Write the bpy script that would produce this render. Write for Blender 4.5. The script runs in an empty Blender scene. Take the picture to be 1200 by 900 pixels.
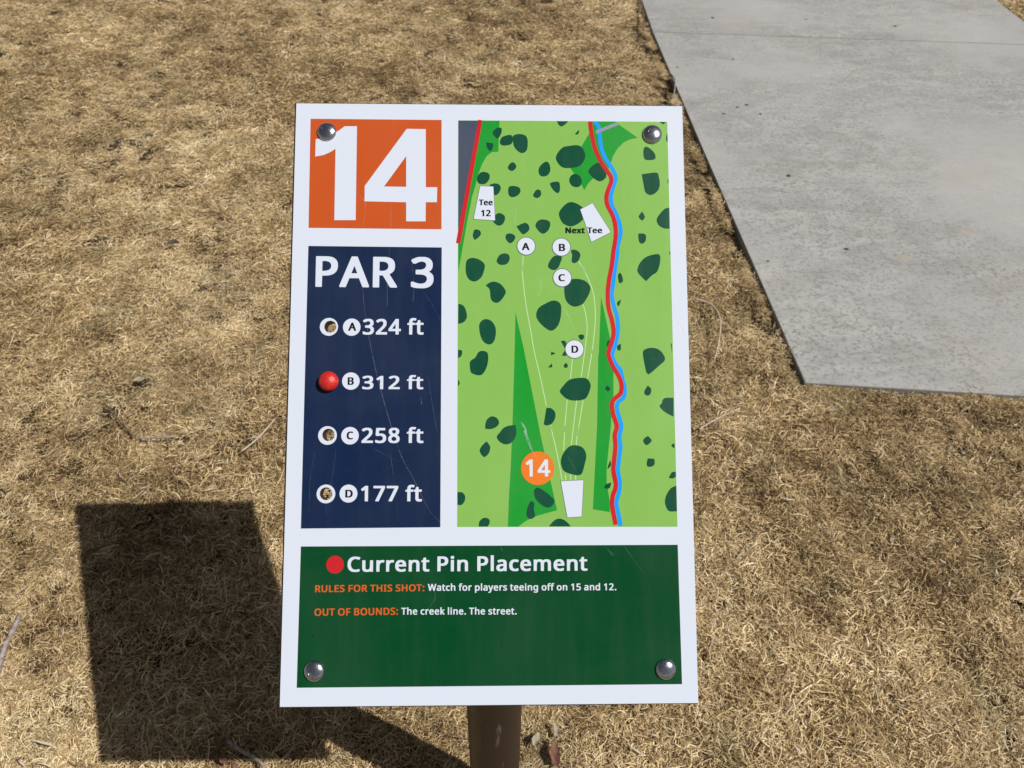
import bpy, bmesh, math, random
import numpy as np
from mathutils import Vector, Matrix
from mathutils.geometry import tessellate_polygon

random.seed(7)
rng = np.random.default_rng(11)
scene = bpy.context.scene
COL = scene.collection

# ------------------------------------------------------------------ camera, sky, sun, exposure
CAM_MAT = [[0.999878,-0.015612,0.0,0.0],[0.010599,0.67887,-0.734182,0.0],[0.011462,0.734092,0.678953,1.143713]]
SUN_DIR = [-0.54904,0.25956,-0.79447]
cam = bpy.data.cameras.new('camera')
cam.sensor_width = 36.0
cam.lens = 944.0 / 1200.0 * 36.0
cam.clip_start = 0.02
cam.clip_end = 2000
cam.dof.use_dof = True
cam.dof.focus_distance = 0.615
cam.dof.aperture_fstop = 21.0
cam_ob = bpy.data.objects.new('camera', cam)
COL.objects.link(cam_ob)
cam_ob.matrix_world = Matrix([r for r in CAM_MAT] + [[0, 0, 0, 1]])
scene.camera = cam_ob

sun_from = -Vector(SUN_DIR).normalized()
elev = math.asin(sun_from.z)
azim = math.atan2(sun_from.x, sun_from.y)
world = bpy.data.worlds.new('World')
scene.world = world
world.use_nodes = True
wn = world.node_tree
sky = wn.nodes.new('ShaderNodeTexSky')
sky.sky_type = 'NISHITA'
sky.sun_disc = False
sky.sun_elevation = elev
sky.sun_rotation = azim
sky.altitude = 1500
bg = wn.nodes['Background']
bg.inputs['Strength'].default_value = 0.05
soft = wn.nodes.new('ShaderNodeHueSaturation')            # the camera's daylight white balance: a less blue sky
soft.inputs['Saturation'].default_value = 0.32
wn.links.new(sky.outputs[0], soft.inputs['Color'])
wn.links.new(soft.outputs[0], bg.inputs['Color'])
sun = bpy.data.lights.new('sun', 'SUN')
sun.energy = 5.0
sun.angle = math.radians(0.53)
sun.color = (1.0, 0.965, 0.92)
sun_ob = bpy.data.objects.new('sun', sun)
COL.objects.link(sun_ob)
sun_ob.rotation_euler = Vector(SUN_DIR).to_track_quat('-Z', 'Y').to_euler()
sun_ob.location = (2, -1, 4)
scene.view_settings.view_transform = 'Standard'
scene.view_settings.look = 'None'
scene.view_settings.exposure = 0.0
scene.view_settings.gamma = 1.0

# ------------------------------------------------------------------ measured tables (board tables in mm from the board's centre)
BLOBS = [[[1.79,205.98],[4.54,209.1],[8.46,209.62],[8.85,206.03],[6.88,201.77],[4.92,201.11],[2.34,203.94]],[[7.51,198.27],[9.23,201.95],[13.94,203.78],[17.07,203.23],[17.69,199.56],[16.27,196.3],[11.57,195.13],[8.44,195.84]],[[17.7,202.01],[20.21,204.31],[24.92,204.5],[28.44,202.49],[29.44,198.01],[28.62,191.49],[25.25,189.03],[21.73,190.64],[18.61,194.68]],[[-3.45,197.63],[-3.45,197.63],[2.34,196.86],[2.34,196.86],[2.03,193.76],[0.23,190.34],[-2.51,193.33]],[[13.72,177.21],[15.45,180.46],[17.79,181.53],[19.97,179.68],[20.12,176.85],[17.38,174.57],[15.04,175.2]],[[37.92,176.14],[40.45,180.2],[43.99,182.25],[46.32,180.24],[47.06,175.38],[45.08,171.33],[41.16,170.18],[38.44,171.7]],[[-10.12,169.41],[-7.95,172.81],[-4.45,173.64],[-0.94,171.88],[-0.78,167.85],[-4.05,163.97],[-8.32,163.95],[-10.12,166.19]],[[-0.55,162.68],[2.95,164.31],[6.84,163.52],[8.16,160.31],[6.44,156.29],[3.33,154.83],[2.17,159.48]],[[13.99,159.54],[15.4,162.12],[20.07,162.14],[23.18,160.39],[23.32,157.18],[20.82,154.35],[16.93,153.29],[14.45,155.12]],[[33.43,154.98],[35.63,158.85],[37.97,159.5],[39.67,157.66],[39.34,154.45],[36.76,152.67],[34.82,153.22]],[[46.74,164.14],[48.94,165.68],[53.62,165.7],[54.52,161.36],[53.94,157.73],[51.98,156.92],[48.89,159.72]],[[52.51,215.66],[52.51,215.66],[61.8,215.57],[61.8,215.57],[58.78,212.51],[56.01,211.1],[54.05,212.48]],[[51.47,185.14],[53.4,190.02],[57.36,194.12],[62.08,195.13],[68.37,195.82],[72.66,193.4],[74.71,187.31],[72.91,182.02],[68.95,178.34],[61.89,177.09],[57.19,177.47],[53.7,180.28]],[[66.91,205.2],[69.7,208.25],[69.7,208.25],[70.08,207.27],[69.26,204.81],[67.69,204.63]],[[76.9,174.75],[79.93,178.81],[84.67,181.44],[87.38,178.86],[90.83,173.2],[90.37,169.16],[86.02,166.47],[81.36,168.7],[77.65,172.73]],[[61.78,166.98],[63.39,171.03],[66.92,172.42],[70.42,170.26],[71.7,166.23],[70.33,162.59],[67.19,161.61],[63.69,162.96]],[[120.63,191.26],[121.88,194.53],[124.25,194.55],[128.12,191.31],[130.02,188.06],[129.55,184.8],[124.81,183.95],[121.29,185.15]],[[118.9,172.39],[118.9,172.39],[130.49,173.75],[132.37,170.2],[133.05,165.35],[132.15,160.49],[128.93,156.85],[124.98,155.62],[121.51,158.02],[120.09,165.28]],[[133.8,215.76],[133.8,215.76],[138.95,215.38],[138.95,215.38],[136.92,213.47]],[[140.07,206.11],[140.07,206.11],[139.14,203.64],[138.98,200.36],[140.05,198.73],[140.05,198.73]],[[139.89,169.02],[139.89,169.02],[139.13,167.0],[139.94,164.41],[139.94,164.41]],[[53.48,139.69],[55.31,144.1],[59.24,148.12],[63.15,149.59],[67.81,148.16],[72.45,144.58],[73.53,138.18],[69.97,133.37],[63.72,130.16],[59.07,130.94],[55.6,133.71]],[[116.03,138.77],[118.6,142.22],[118.6,142.22],[120.7,137.99],[118.68,134.78],[118.68,134.78],[116.38,136.77]],[[115.35,124.54],[115.35,124.54],[119.64,124.4],[121.31,122.42],[120.68,118.44],[118.3,116.44],[115.99,117.62],[115.29,121.2]],[[140.1,145.29],[140.1,145.29],[136.48,144.47],[131.67,139.23],[129.86,135.22],[131.48,131.23],[135.33,128.85],[139.93,128.47],[139.93,128.47]],[[62.73,110.93],[66.22,111.26],[68.91,109.53],[69.81,106.76],[68.05,102.41],[64.94,100.83],[63.03,102.4],[63.47,107.14]],[[114.0,95.45],[116.05,100.98],[120.8,105.74],[127.84,107.98],[131.34,107.75],[132.03,104.19],[131.13,98.65],[129.08,93.91],[125.14,91.14],[120.56,86.64],[120.56,86.64],[115.48,91.9]],[[139.88,110.56],[139.88,110.56],[139.14,108.97],[139.96,107.23],[139.96,107.23]],[[50.76,106.7],[47.65,104.72],[44.91,99.98],[45.27,96.83],[49.12,95.26],[52.21,96.85],[54.18,100.79],[55.39,105.53]],[[20.34,129.82],[20.34,129.82],[24.61,131.99],[27.72,132.64],[30.03,130.42],[30.01,126.84],[26.13,123.65],[23.81,124.83]],[[35.07,130.84],[37.81,134.83],[41.69,135.49],[45.57,134.23],[46.71,131.68],[45.12,126.9],[41.23,124.1],[37.75,126.07]],[[11.81,122.0],[13.75,124.15],[17.62,123.61],[19.39,121.24],[17.99,118.06],[15.28,116.47],[12.58,118.84]],[[-13.51,123.1],[-12.52,126.67],[-10.2,127.31],[-7.73,125.9],[-7.65,122.72],[-11.73,119.14],[-13.27,121.12]],[[5.0,103.01],[7.16,106.96],[11.02,108.39],[14.48,106.98],[14.78,103.04],[12.54,99.88],[8.31,99.24],[5.61,100.65]],[[-18.76,100.57],[-17.08,103.73],[-12.85,104.69],[-7.85,102.97],[-4.38,99.44],[-4.92,94.33],[-7.06,89.22],[-11.66,86.16],[-16.26,87.63],[-18.73,92.72]],[[4.49,139.47],[7.59,140.45],[10.69,138.7],[11.46,135.92],[9.9,131.93],[6.8,130.4],[3.71,131.9],[2.16,134.68]],[[-3.6,83.03],[-3.6,83.03],[-0.15,85.38],[3.68,85.94],[8.28,83.84],[11.73,79.15],[11.34,76.03],[8.27,71.34],[5.2,69.39],[1.76,70.55],[0.23,73.66],[-0.54,79.91]],[[-24.46,68.56],[-24.46,68.56],[-21.55,67.78],[-19.25,65.07],[-17.86,58.86],[-19.98,54.6],[-24.54,52.89],[-24.54,52.89]],[[-8.54,51.13],[-7.02,55.0],[-3.59,56.71],[0.61,55.4],[3.66,51.15],[4.27,45.74],[2.89,39.57],[-0.53,37.02],[-4.72,38.79],[-7.38,43.41]],[[35.26,60.49],[37.36,65.55],[42.75,69.07],[48.14,71.26],[52.74,70.02],[54.62,65.97],[53.77,56.64],[51.03,50.43],[46.42,47.71],[41.09,50.81],[36.53,55.84]],[[-24.53,32.84],[-24.53,32.84],[-21.79,32.3],[-21.56,29.62],[-22.91,27.31],[-24.5,26.55],[-24.5,26.55]],[[57.02,80.82],[57.83,84.74],[62.48,87.89],[67.89,88.29],[73.27,86.74],[77.07,82.43],[76.62,77.73],[73.85,72.25],[70.72,68.34],[65.32,66.54],[60.73,68.32],[57.71,73.0]],[[98.82,91.13],[100.41,93.49],[100.41,93.49],[101.92,91.13],[102.62,87.2],[101.82,85.63],[99.65,85.39]],[[100.81,72.14],[100.81,72.14],[98.08,70.34],[97.88,68.0],[98.79,66.98],[99.98,68.78]],[[67.36,44.1],[67.36,44.1],[70.05,44.88],[71.95,43.87],[71.54,41.55],[69.62,40.55],[68.1,41.93]],[[89.09,37.32],[90.28,40.02],[92.2,40.41],[92.2,40.41],[91.77,37.32],[90.2,35.0]],[[100.05,37.71],[100.05,37.71],[97.49,36.16],[97.29,33.46],[98.57,32.31],[99.97,33.46]],[[116.92,30.44],[119.28,33.53],[123.91,34.54],[129.25,33.15],[132.99,28.91],[133.5,24.67],[128.96,20.44],[121.94,14.52],[120.03,14.68],[118.8,17.75]],[[138.57,37.74],[138.57,37.74],[139.33,37.35],[139.31,30.4],[139.31,30.4]],[[53.99,39.61],[53.99,39.61],[56.67,39.99],[58.17,38.07],[56.99,34.21],[56.99,34.21]],[[46.67,31.57],[46.67,31.57],[50.08,30.03],[50.08,30.03],[46.26,28.64],[46.26,28.64]],[[56.97,32.34],[56.97,32.34],[58.08,28.49],[54.64,28.49],[54.64,28.49]],[[46.97,22.35],[46.97,22.35],[47.18,19.66],[44.05,19.28],[44.05,19.28],[45.44,20.81]],[[56.09,20.81],[57.64,22.73],[59.14,21.2],[58.74,19.28],[56.84,19.13]],[[-15.32,23.87],[-11.53,26.94],[-8.89,31.16],[-5.47,32.08],[-2.05,30.39],[-1.67,24.64],[-3.18,18.52],[-6.21,13.93],[-9.99,13.4],[-14.16,15.08],[-15.3,17.75]],[[-24.43,10.13],[-24.43,10.13],[-23.13,7.46],[-24.41,4.8],[-24.41,4.8]],[[-3.53,-23.22],[-2.03,-19.83],[1.36,-17.95],[5.13,-19.46],[6.63,-22.86],[4.74,-25.87],[0.61,-27.59],[-3.91,-27.36],[-3.91,-27.36]],[[4.89,-33.71],[7.0,-30.33],[10.39,-26.58],[14.91,-24.93],[19.28,-24.71],[19.28,-24.71],[19.56,-31.86],[16.38,-37.48],[11.87,-39.2],[7.36,-37.46]],[[42.53,-11.8],[42.53,-11.8],[45.93,-11.8],[48.93,-14.61],[49.28,-18.77],[46.97,-23.3],[42.81,-24.95],[40.4,-24.04],[40.4,-24.04],[41.34,-18.76]],[[52.89,1.33],[55.51,5.14],[60.11,9.72],[66.97,11.24],[73.06,10.86],[76.2,7.04],[75.99,2.46],[73.25,-3.63],[69.81,-5.53],[62.98,-6.05],[57.69,-4.38],[54.3,-1.33]],[[89.5,5.66],[89.5,5.66],[91.59,2.83],[91.59,2.83],[89.65,0.55],[89.65,0.55],[87.03,3.06],[87.03,3.06]],[[120.06,5.34],[120.06,5.34],[122.46,3.2],[122.55,0.14],[120.82,-2.14],[118.16,-1.76],[117.45,0.91]],[[139.69,-4.07],[139.69,-4.07],[133.74,-4.06],[131.41,-5.58],[130.59,-8.25],[128.87,-10.15],[131.23,-13.57],[135.72,-16.61],[139.33,-18.29],[139.33,-18.29]],[[-2.77,-36.84],[-2.77,-36.84],[-0.14,-40.82],[-0.89,-45.31],[-3.89,-48.51],[-6.14,-47.53],[-8.02,-43.79],[-6.15,-40.06]],[[-24.58,-74.81],[-24.58,-74.81],[-21.0,-74.97],[-18.91,-77.56],[-19.12,-81.25],[-21.34,-84.19],[-24.53,-84.18],[-24.53,-84.18]],[[32.71,-74.42],[34.97,-71.61],[38.7,-72.95],[44.65,-77.42],[47.98,-81.13],[46.83,-84.45],[43.83,-86.43],[39.36,-85.16],[34.17,-80.34]],[[30.43,-81.66],[33.03,-82.92],[33.03,-82.92],[32.63,-87.71],[33.5,-92.14],[31.85,-94.34],[28.87,-94.69],[27.02,-91.37],[28.17,-85.48]],[[53.14,-52.16],[55.0,-46.19],[59.57,-40.95],[64.86,-39.99],[70.11,-42.1],[72.45,-47.72],[71.09,-54.45],[69.13,-60.79],[66.1,-62.49],[59.36,-61.13],[54.88,-58.51]],[[119.4,-32.95],[119.4,-32.95],[122.21,-36.19],[120.8,-38.45],[118.34,-39.95],[116.11,-38.06],[116.17,-35.43]],[[119.04,-49.94],[119.04,-49.94],[123.95,-50.25],[123.95,-50.25],[124.08,-54.22],[121.93,-56.08],[118.91,-56.08],[118.05,-53.83]],[[139.59,-38.71],[139.59,-38.71],[137.83,-39.24],[137.26,-40.74],[139.56,-42.63],[139.56,-42.63]],[[139.96,-60.02],[139.96,-60.02],[136.92,-60.61],[134.56,-64.71],[134.56,-64.71],[137.57,-65.09],[139.94,-63.98],[139.94,-63.98]],[[140.15,-70.47],[140.15,-70.47],[135.88,-72.54],[132.36,-77.73],[131.26,-82.91],[132.51,-87.36],[134.71,-89.59],[140.12,-89.61],[140.12,-89.61]],[[90.71,-51.14],[90.71,-51.14],[91.03,-54.88],[89.49,-57.12],[88.2,-57.86],[88.2,-57.86],[89.15,-54.5]],[[91.04,-67.93],[91.04,-67.93],[87.79,-69.03],[85.66,-71.26],[87.74,-72.75],[90.01,-71.64]],[[-8.67,-100.25],[-8.67,-100.25],[-7.94,-96.37],[-4.6,-93.82],[-0.88,-94.93],[-0.51,-97.87],[-2.0,-100.28],[-2.0,-100.28]],[[43.72,-100.41],[43.72,-100.41],[47.48,-96.24],[51.22,-94.64],[54.94,-95.53],[58.27,-98.12],[60.11,-100.48],[60.11,-100.48]]]
GREENS = [[[-7.38,215.4],[7.29,215.5],[6.24,189.97],[1.4,189.78],[-2.89,186.43],[-6.4,179.93],[-9.35,171.83],[-11.43,162.97],[-14.13,153.78],[-17.94,133.8],[-21.34,113.18],[-23.97,97.42],[-24.64,94.27],[-24.74,117.12],[-19.57,159.37],[-17.25,161.33]],[[80.43,215.37],[98.99,215.42],[101.32,213.22],[116.51,202.02],[110.97,201.16],[105.4,198.51],[100.19,193.17],[96.54,187.04],[94.72,181.34],[91.62,174.02],[82.95,170.73],[79.78,167.89],[76.61,164.64],[73.57,159.22],[71.13,164.21],[67.29,170.65],[63.06,176.45],[65.11,185.22],[71.9,195.03],[77.77,205.03],[79.01,215.36]],[[19.34,62.02],[25.12,36.17],[37.86,-31.57],[40.77,-45.03],[49.94,-88.52],[42.31,-90.55],[35.58,-92.36],[30.36,-94.33],[25.13,-97.25],[21.03,-100.53],[13.08,-100.5],[14.18,-75.09],[15.43,-55.79],[16.79,-24.76],[18.72,36.17]],[[85.43,74.23],[91.49,43.89],[92.56,38.86],[89.38,31.59],[94.11,16.98],[93.77,-3.27],[92.58,-6.69],[91.34,-26.33],[88.46,-50.76],[87.65,-58.98],[87.59,-67.92],[89.48,-81.28],[89.71,-90.0],[76.87,-87.89],[80.9,-25.94],[82.6,28.5],[83.08,29.6]]]
RED = [[78.85,215.36],[79.76,206.51],[82.11,194.28],[85.9,184.53],[90.1,177.25],[94.31,170.8],[94.78,165.95],[92.82,160.75],[90.92,154.3],[91.59,147.07],[95.74,138.28],[97.68,128.7],[97.38,119.94],[95.66,110.41],[94.33,100.12],[93.06,93.47],[91.8,87.18],[90.71,76.98],[91.08,66.03],[93.6,55.92],[94.76,46.6],[93.34,39.64],[90.76,31.89],[90.85,27.74],[93.78,20.05],[98.23,12.38],[100.17,5.5],[99.14,-0.6],[94.12,-5.17],[92.54,-8.97],[93.18,-15.8],[95.7,-24.13],[95.64,-27.47],[94.27,-32.75],[94.66,-41.03],[93.33,-52.27],[92.83,-59.74],[94.54,-70.17],[92.16,-77.59],[91.3,-84.25],[92.32,-90.9],[93.89,-99.38]]
BLUE = [[82.01,215.14],[85.5,211.06],[86.4,202.47],[87.59,192.68],[91.0,184.56],[95.6,177.28],[98.23,170.82],[97.76,165.96],[95.46,159.15],[94.27,153.51],[95.1,147.09],[98.12,140.69],[100.71,132.7],[101.54,127.12],[100.9,121.54],[98.82,113.59],[98.74,108.84],[97.44,100.92],[96.58,95.85],[95.7,89.54],[94.58,82.47],[93.71,76.2],[94.96,68.38],[97.14,60.59],[98.16,52.81],[97.64,45.06],[95.98,37.32],[93.97,31.59],[93.37,27.74],[96.1,21.59],[99.24,17.75],[100.52,12.38],[101.21,8.56],[102.3,5.5],[102.34,-0.61],[100.98,-4.41],[97.12,-7.45],[96.27,-12.77],[98.77,-21.86],[99.29,-26.72],[97.81,-33.51],[98.43,-41.03],[97.13,-50.78],[96.23,-59.0],[97.58,-67.95],[96.7,-75.38],[94.71,-82.04],[94.66,-85.0],[96.39,-93.13],[97.54,-100.35]]
GRAY_BAR = [[83.09,207.76],[99.37,214.85],[101.57,213.88],[100.51,212.23],[84.63,205.56],[83.05,205.06]]
LINES = [[[25.43,106.23],[24.84,94.41],[24.71,99.58],[25.2,87.79],[27.41,68.26],[31.12,46.54],[33.71,31.12],[37.78,13.16],[42.54,-10.06]],[[45.67,-24.8],[48.03,-32.34],[45.82,-25.88],[50.17,-45.43],[54.1,-66.7]],[[68.06,102.81],[74.12,92.97],[70.34,99.71],[75.61,88.71],[79.31,77.73],[80.69,66.02],[80.5,52.79],[77.9,31.14],[77.91,31.58],[74.2,10.86]],[[70.56,-5.91],[65.7,-32.37],[66.53,-25.92],[64.86,-40.21]],[[64.22,-62.49],[64.18,-65.98]],[[71.49,68.34],[73.68,59.0],[74.32,48.91],[73.02,37.3],[71.34,25.42],[69.26,11.62]],[[65.63,-6.06],[62.32,-30.86],[61.09,-39.83]],[[60.25,-61.88],[60.43,-65.97]],[[62.73,26.19],[61.03,10.48]],[[58.43,-5.52],[56.07,-29.34],[56.39,-25.9],[55.3,-43.94]],[[56.4,-61.87],[56.58,-66.7]]]
TEES = [[[-7.93,162.0],[2.33,161.73],[3.71,134.53],[-12.92,135.57]],[[70.25,143.61],[79.75,148.78],[93.81,125.5],[78.55,117.65]],[[52.98,-66.92],[70.04,-66.15],[68.35,-93.16],[57.67,-93.85]]]
STREET = [[-25.17,215.27],[-8.79,215.39],[-23.32,125.83],[-24.78,125.83]]
RED_BAR = [[-9.42,216.2],[-6.13,215.57],[-23.12,116.17],[-26.51,116.48]]
ORANGE = [[-140.93,216.02],[-38.34,215.78],[-37.82,127.34],[-140.38,128.09]]
NAVY = [[-140.16,113.75],[-37.53,112.9],[-37.2,-100.68],[-140.44,-101.17]]
MAP = [[-25.25,215.6],[140.13,215.52],[140.26,-101.08],[-24.63,-100.55]]
RULES = [[-140.11,-114.25],[140.11,-114.37],[140.77,-215.1],[-140.56,-215.28]]
ONE = [[-136.61,185.19],[-136.55,199.47],[-131.91,199.92],[-127.28,201.2],[-122.68,203.6],[-118.09,206.97],[-114.15,210.07],[-104.55,210.13],[-104.25,134.34],[-120.69,134.27],[-120.97,191.66],[-125.02,188.86],[-130.28,186.48]]
FOUR = [[[-65.66,208.31],[-50.68,208.14],[-50.26,161.0],[-41.36,161.04],[-41.54,148.96],[-50.16,148.92],[-50.16,133.62],[-65.21,133.56],[-65.39,148.85],[-97.65,149.38],[-97.73,161.71]],[[-65.81,186.04],[-82.76,161.38],[-65.53,161.19]]]
RINGS = [[-123.01,50.56,6.93],[-121.85,8.7,6.88],[-122.3,-32.22,7.02],[-122.49,-75.76,6.96]]
HOLES = [[-122.05,50.69,4.66],[-121.59,8.7,4.63],[-121.67,-31.77,4.66],[-122.49,-75.63,4.75]]
PLUG = [-121.84,8.44,7.52]
BOLTS = [[-127.91,205.3,7.51],[127.95,204.95,7.79],[128.88,-204.26,7.56],[-128.01,-203.56,7.55]]
DISC_WHITE = [[-105.7,50.31,6.68],[-105.57,8.89,6.63],[-105.44,-32.44,6.59],[-105.76,-75.57,6.66]]
PINS = [[27.8,114.14,7.09],[55.11,113.42,7.1],[55.6,89.22,7.14],[64.42,33.42,7.14]]
DISC_ORANGE = [35.66,-57.15,12.54]
DISC_RED = [-114.63,-127.6,6.47]
TEXTS = [["PAR 3","distance_panel","white",[-134.04,81.72],[-43.67,80.99],23.84],["324 ft","distance_panel","white",[-97.3,44.65],[-50.94,44.69],11.89],["312 ft","distance_panel","white",[-96.97,2.78],[-50.82,2.75],10.02],["258 ft","distance_panel","white",[-96.78,-37.84],[-50.32,-37.93],11.16],["177 ft","distance_panel","white",[-96.4,-81.27],[-51.07,-81.44],11.36],["A","distance_panel","black",[-108.24,47.54],[-102.41,47.55],6.21],["B","distance_panel","black",[-107.84,6.03],[-103.46,6.03],5.73],["C","distance_panel","black",[-107.81,-35.13],[-103.21,-35.13],5.77],["D","distance_panel","black",[-107.99,-78.46],[-102.67,-78.48],5.68],["Tee","map_panel","black",[-8.84,146.6],[1.78,146.65],4.56],["12","map_panel","black",[-6.97,137.83],[0.23,137.86],4.95],["Next Tee","map_panel","black",[58.62,124.56],[86.96,124.67],4.54],["A","map_panel","black",[24.52,110.96],[30.32,110.98],5.7],["B","map_panel","black",[53.26,110.27],[57.91,110.28],5.7],["C","map_panel","black",[52.74,86.45],[57.51,86.46],5.42],["D","map_panel","black",[62.24,30.59],[67.2,30.6],5.47],["14","map_panel","white",[26.63,-63.27],[45.14,-63.32],12.67],["Current Pin Placement","rules_panel","white",[-105.42,-132.78],[72.2,-132.9],10.77],["RULES FOR THIS SHOT:","rules_panel","orange",[-128.84,-147.38],[-48.64,-147.13],4.92],["Watch for players teeing off on 15 and 12.","rules_panel","white",[-46.13,-146.89],[93.53,-147.31],4.93],["OUT OF BOUNDS:","rules_panel","orange",[-128.94,-164.34],[-67.84,-163.95],5.07],["The creek line. The street.","rules_panel","white",[-65.52,-163.91],[19.48,-164.35],4.9]]
SCRATCHES = [[[[-99.48,95.18],[-95.63,60.52],[-92.05,40.7],[-86.48,15.8],[-83.06,2.77],[-76.98,-17.95],[-70.97,-35.97],[-65.68,-50.05],[-57.86,-64.07],[-46.19,-86.88],[-37.22,-96.98]],0.5,0.22],[[[-77.47,113.43],[-79.01,81.85],[-78.78,65.85]],0.3,0.3],[[[-50.18,76.57],[-43.55,65.91],[-37.2,53.97]],0.4,0.12],[[[-76.11,-34.68],[-73.95,-52.58],[-71.85,-66.57],[-68.97,-93.08]],0.35,0.12],[[[-47.02,11.87],[-43.61,-10.24],[-39.99,-29.6]],0.5,0.1],[[[-115.61,-40.99],[-116.64,-52.47],[-118.86,-67.69],[-122.24,-75.26],[-121.86,-92.86]],0.5,0.09],[[[-131.45,-44.79],[-134.17,-63.84],[-134.82,-89.05]],0.7,0.06],[[[-60.96,106.06],[-58.74,81.89],[-59.27,69.88]],0.8,0.07],[[[-52.69,-3.74],[-51.74,-8.93]],0.5,0.15],[[[-87.51,-42.33],[-77.21,-47.47],[-66.93,-52.6]],0.5,0.06],[[[23.21,-22.13],[26.58,-27.79],[26.56,-30.37],[28.79,-37.13],[31.38,-43.88]],2.0,0.45],[[[31.38,-43.88],[35.85,-51.0]],0.4,0.5],[[[38.5,87.83],[39.01,82.34],[36.65,74.52]],1.5,0.16],[[[12.48,70.57],[13.61,62.01]],0.7,0.25],[[[20.01,144.34],[18.8,132.36]],0.9,0.15],[[[56.1,65.97],[60.62,57.42],[65.84,45.03]],0.6,0.25],[[[72.52,28.5],[79.98,15.45],[91.1,-3.65]],0.35,0.16],[[[140.02,65.34],[148.11,49.76],[151.89,42.89]],0.35,0.7],[[[-102.49,154.14],[-96.81,146.65],[-98.75,128.93]],0.8,0.12],[[[-77.28,148.11],[-77.02,128.34]],0.3,0.3],[[[99.74,-115.18],[107.73,-126.17],[114.98,-135.67]],0.35,0.14],[[[84.48,-114.0],[91.43,-121.71]],1.8,0.08],[[[8.01,-114.73],[8.74,-118.38]],1.0,0.08],[[[-42.58,-142.41],[-40.62,-151.67],[-44.96,-159.02]],0.5,0.1],[[[118.38,26.97],[126.77,25.44]],0.4,0.14],[[[58.0,-47.69],[65.38,-60.4]],0.4,0.16]]
NICK = [-129.72,-178.58]
BOARD_MAT = [[0.999619,-0.018396,0.020557,-0.016378],[0.027369,0.754642,-0.655566,0.444436],[-0.003453,0.655879,0.754858,0.723377]]
SLAB = {"a":[0.5251,3.6228],"j0":[0.5281,3.2482],"e":[0.6045,1.2288],"e2":[1.0426,1.1991],"j1":[1.9427,3.1728],"r0":[2.0636,3.6959],"r1":[2.0608,3.4317]}
GP = {"twig_left":[[-0.75,0.573],[-0.757,0.61],[-0.757,0.649],[-0.761,0.669]],"twig_low":[[-0.386,0.479],[-0.363,0.465],[-0.336,0.452],[-0.325,0.441]],"twig_y":[[-0.81,1.142],[-0.767,1.098],[-0.721,1.055]],"twig_y2":[[-0.711,1.049],[-0.675,1.047],[-0.643,1.057]],"root":[[0.419,1.511],[0.455,1.486],[0.464,1.43],[0.45,1.36],[0.429,1.295]],"straw":[[0.364,1.092],[0.406,1.119],[0.456,1.151]],"twig_path":[[0.521,3.671],[0.505,3.358],[0.48,3.188]],"twig_path2":[[0.537,2.843],[0.546,2.755],[0.523,2.628]],"twig_mid":[[-0.503,1.014],[-0.479,1.047],[-0.459,1.104]],"leaf1":[[0.068,0.503]],"leaf2":[[0.065,0.47]],"leaf3":[[0.041,0.49]],"leaf4":[[-0.762,1.208]],"leaf5":[[-0.383,0.452]],"leaf6":[[0.652,0.835]],"dark":[[-1.178,2.249]],"leaf7":[[-0.853,1.712]],"leaf8":[[0.642,1.15]]}
PITS = [[0.67,2.511],[0.724,2.561],[0.759,2.582],[0.789,2.512],[0.782,2.105],[0.837,1.729],[0.789,2.976],[0.575,2.892],[0.79,3.414],[1.508,3.348],[1.17,3.412],[0.626,1.67]]
STAIN = [[1.515,3.358],[0.971,1.695],[0.887,3.33],[1.173,1.827],[1.294,2.127],[1.223,2.759]]
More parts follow.
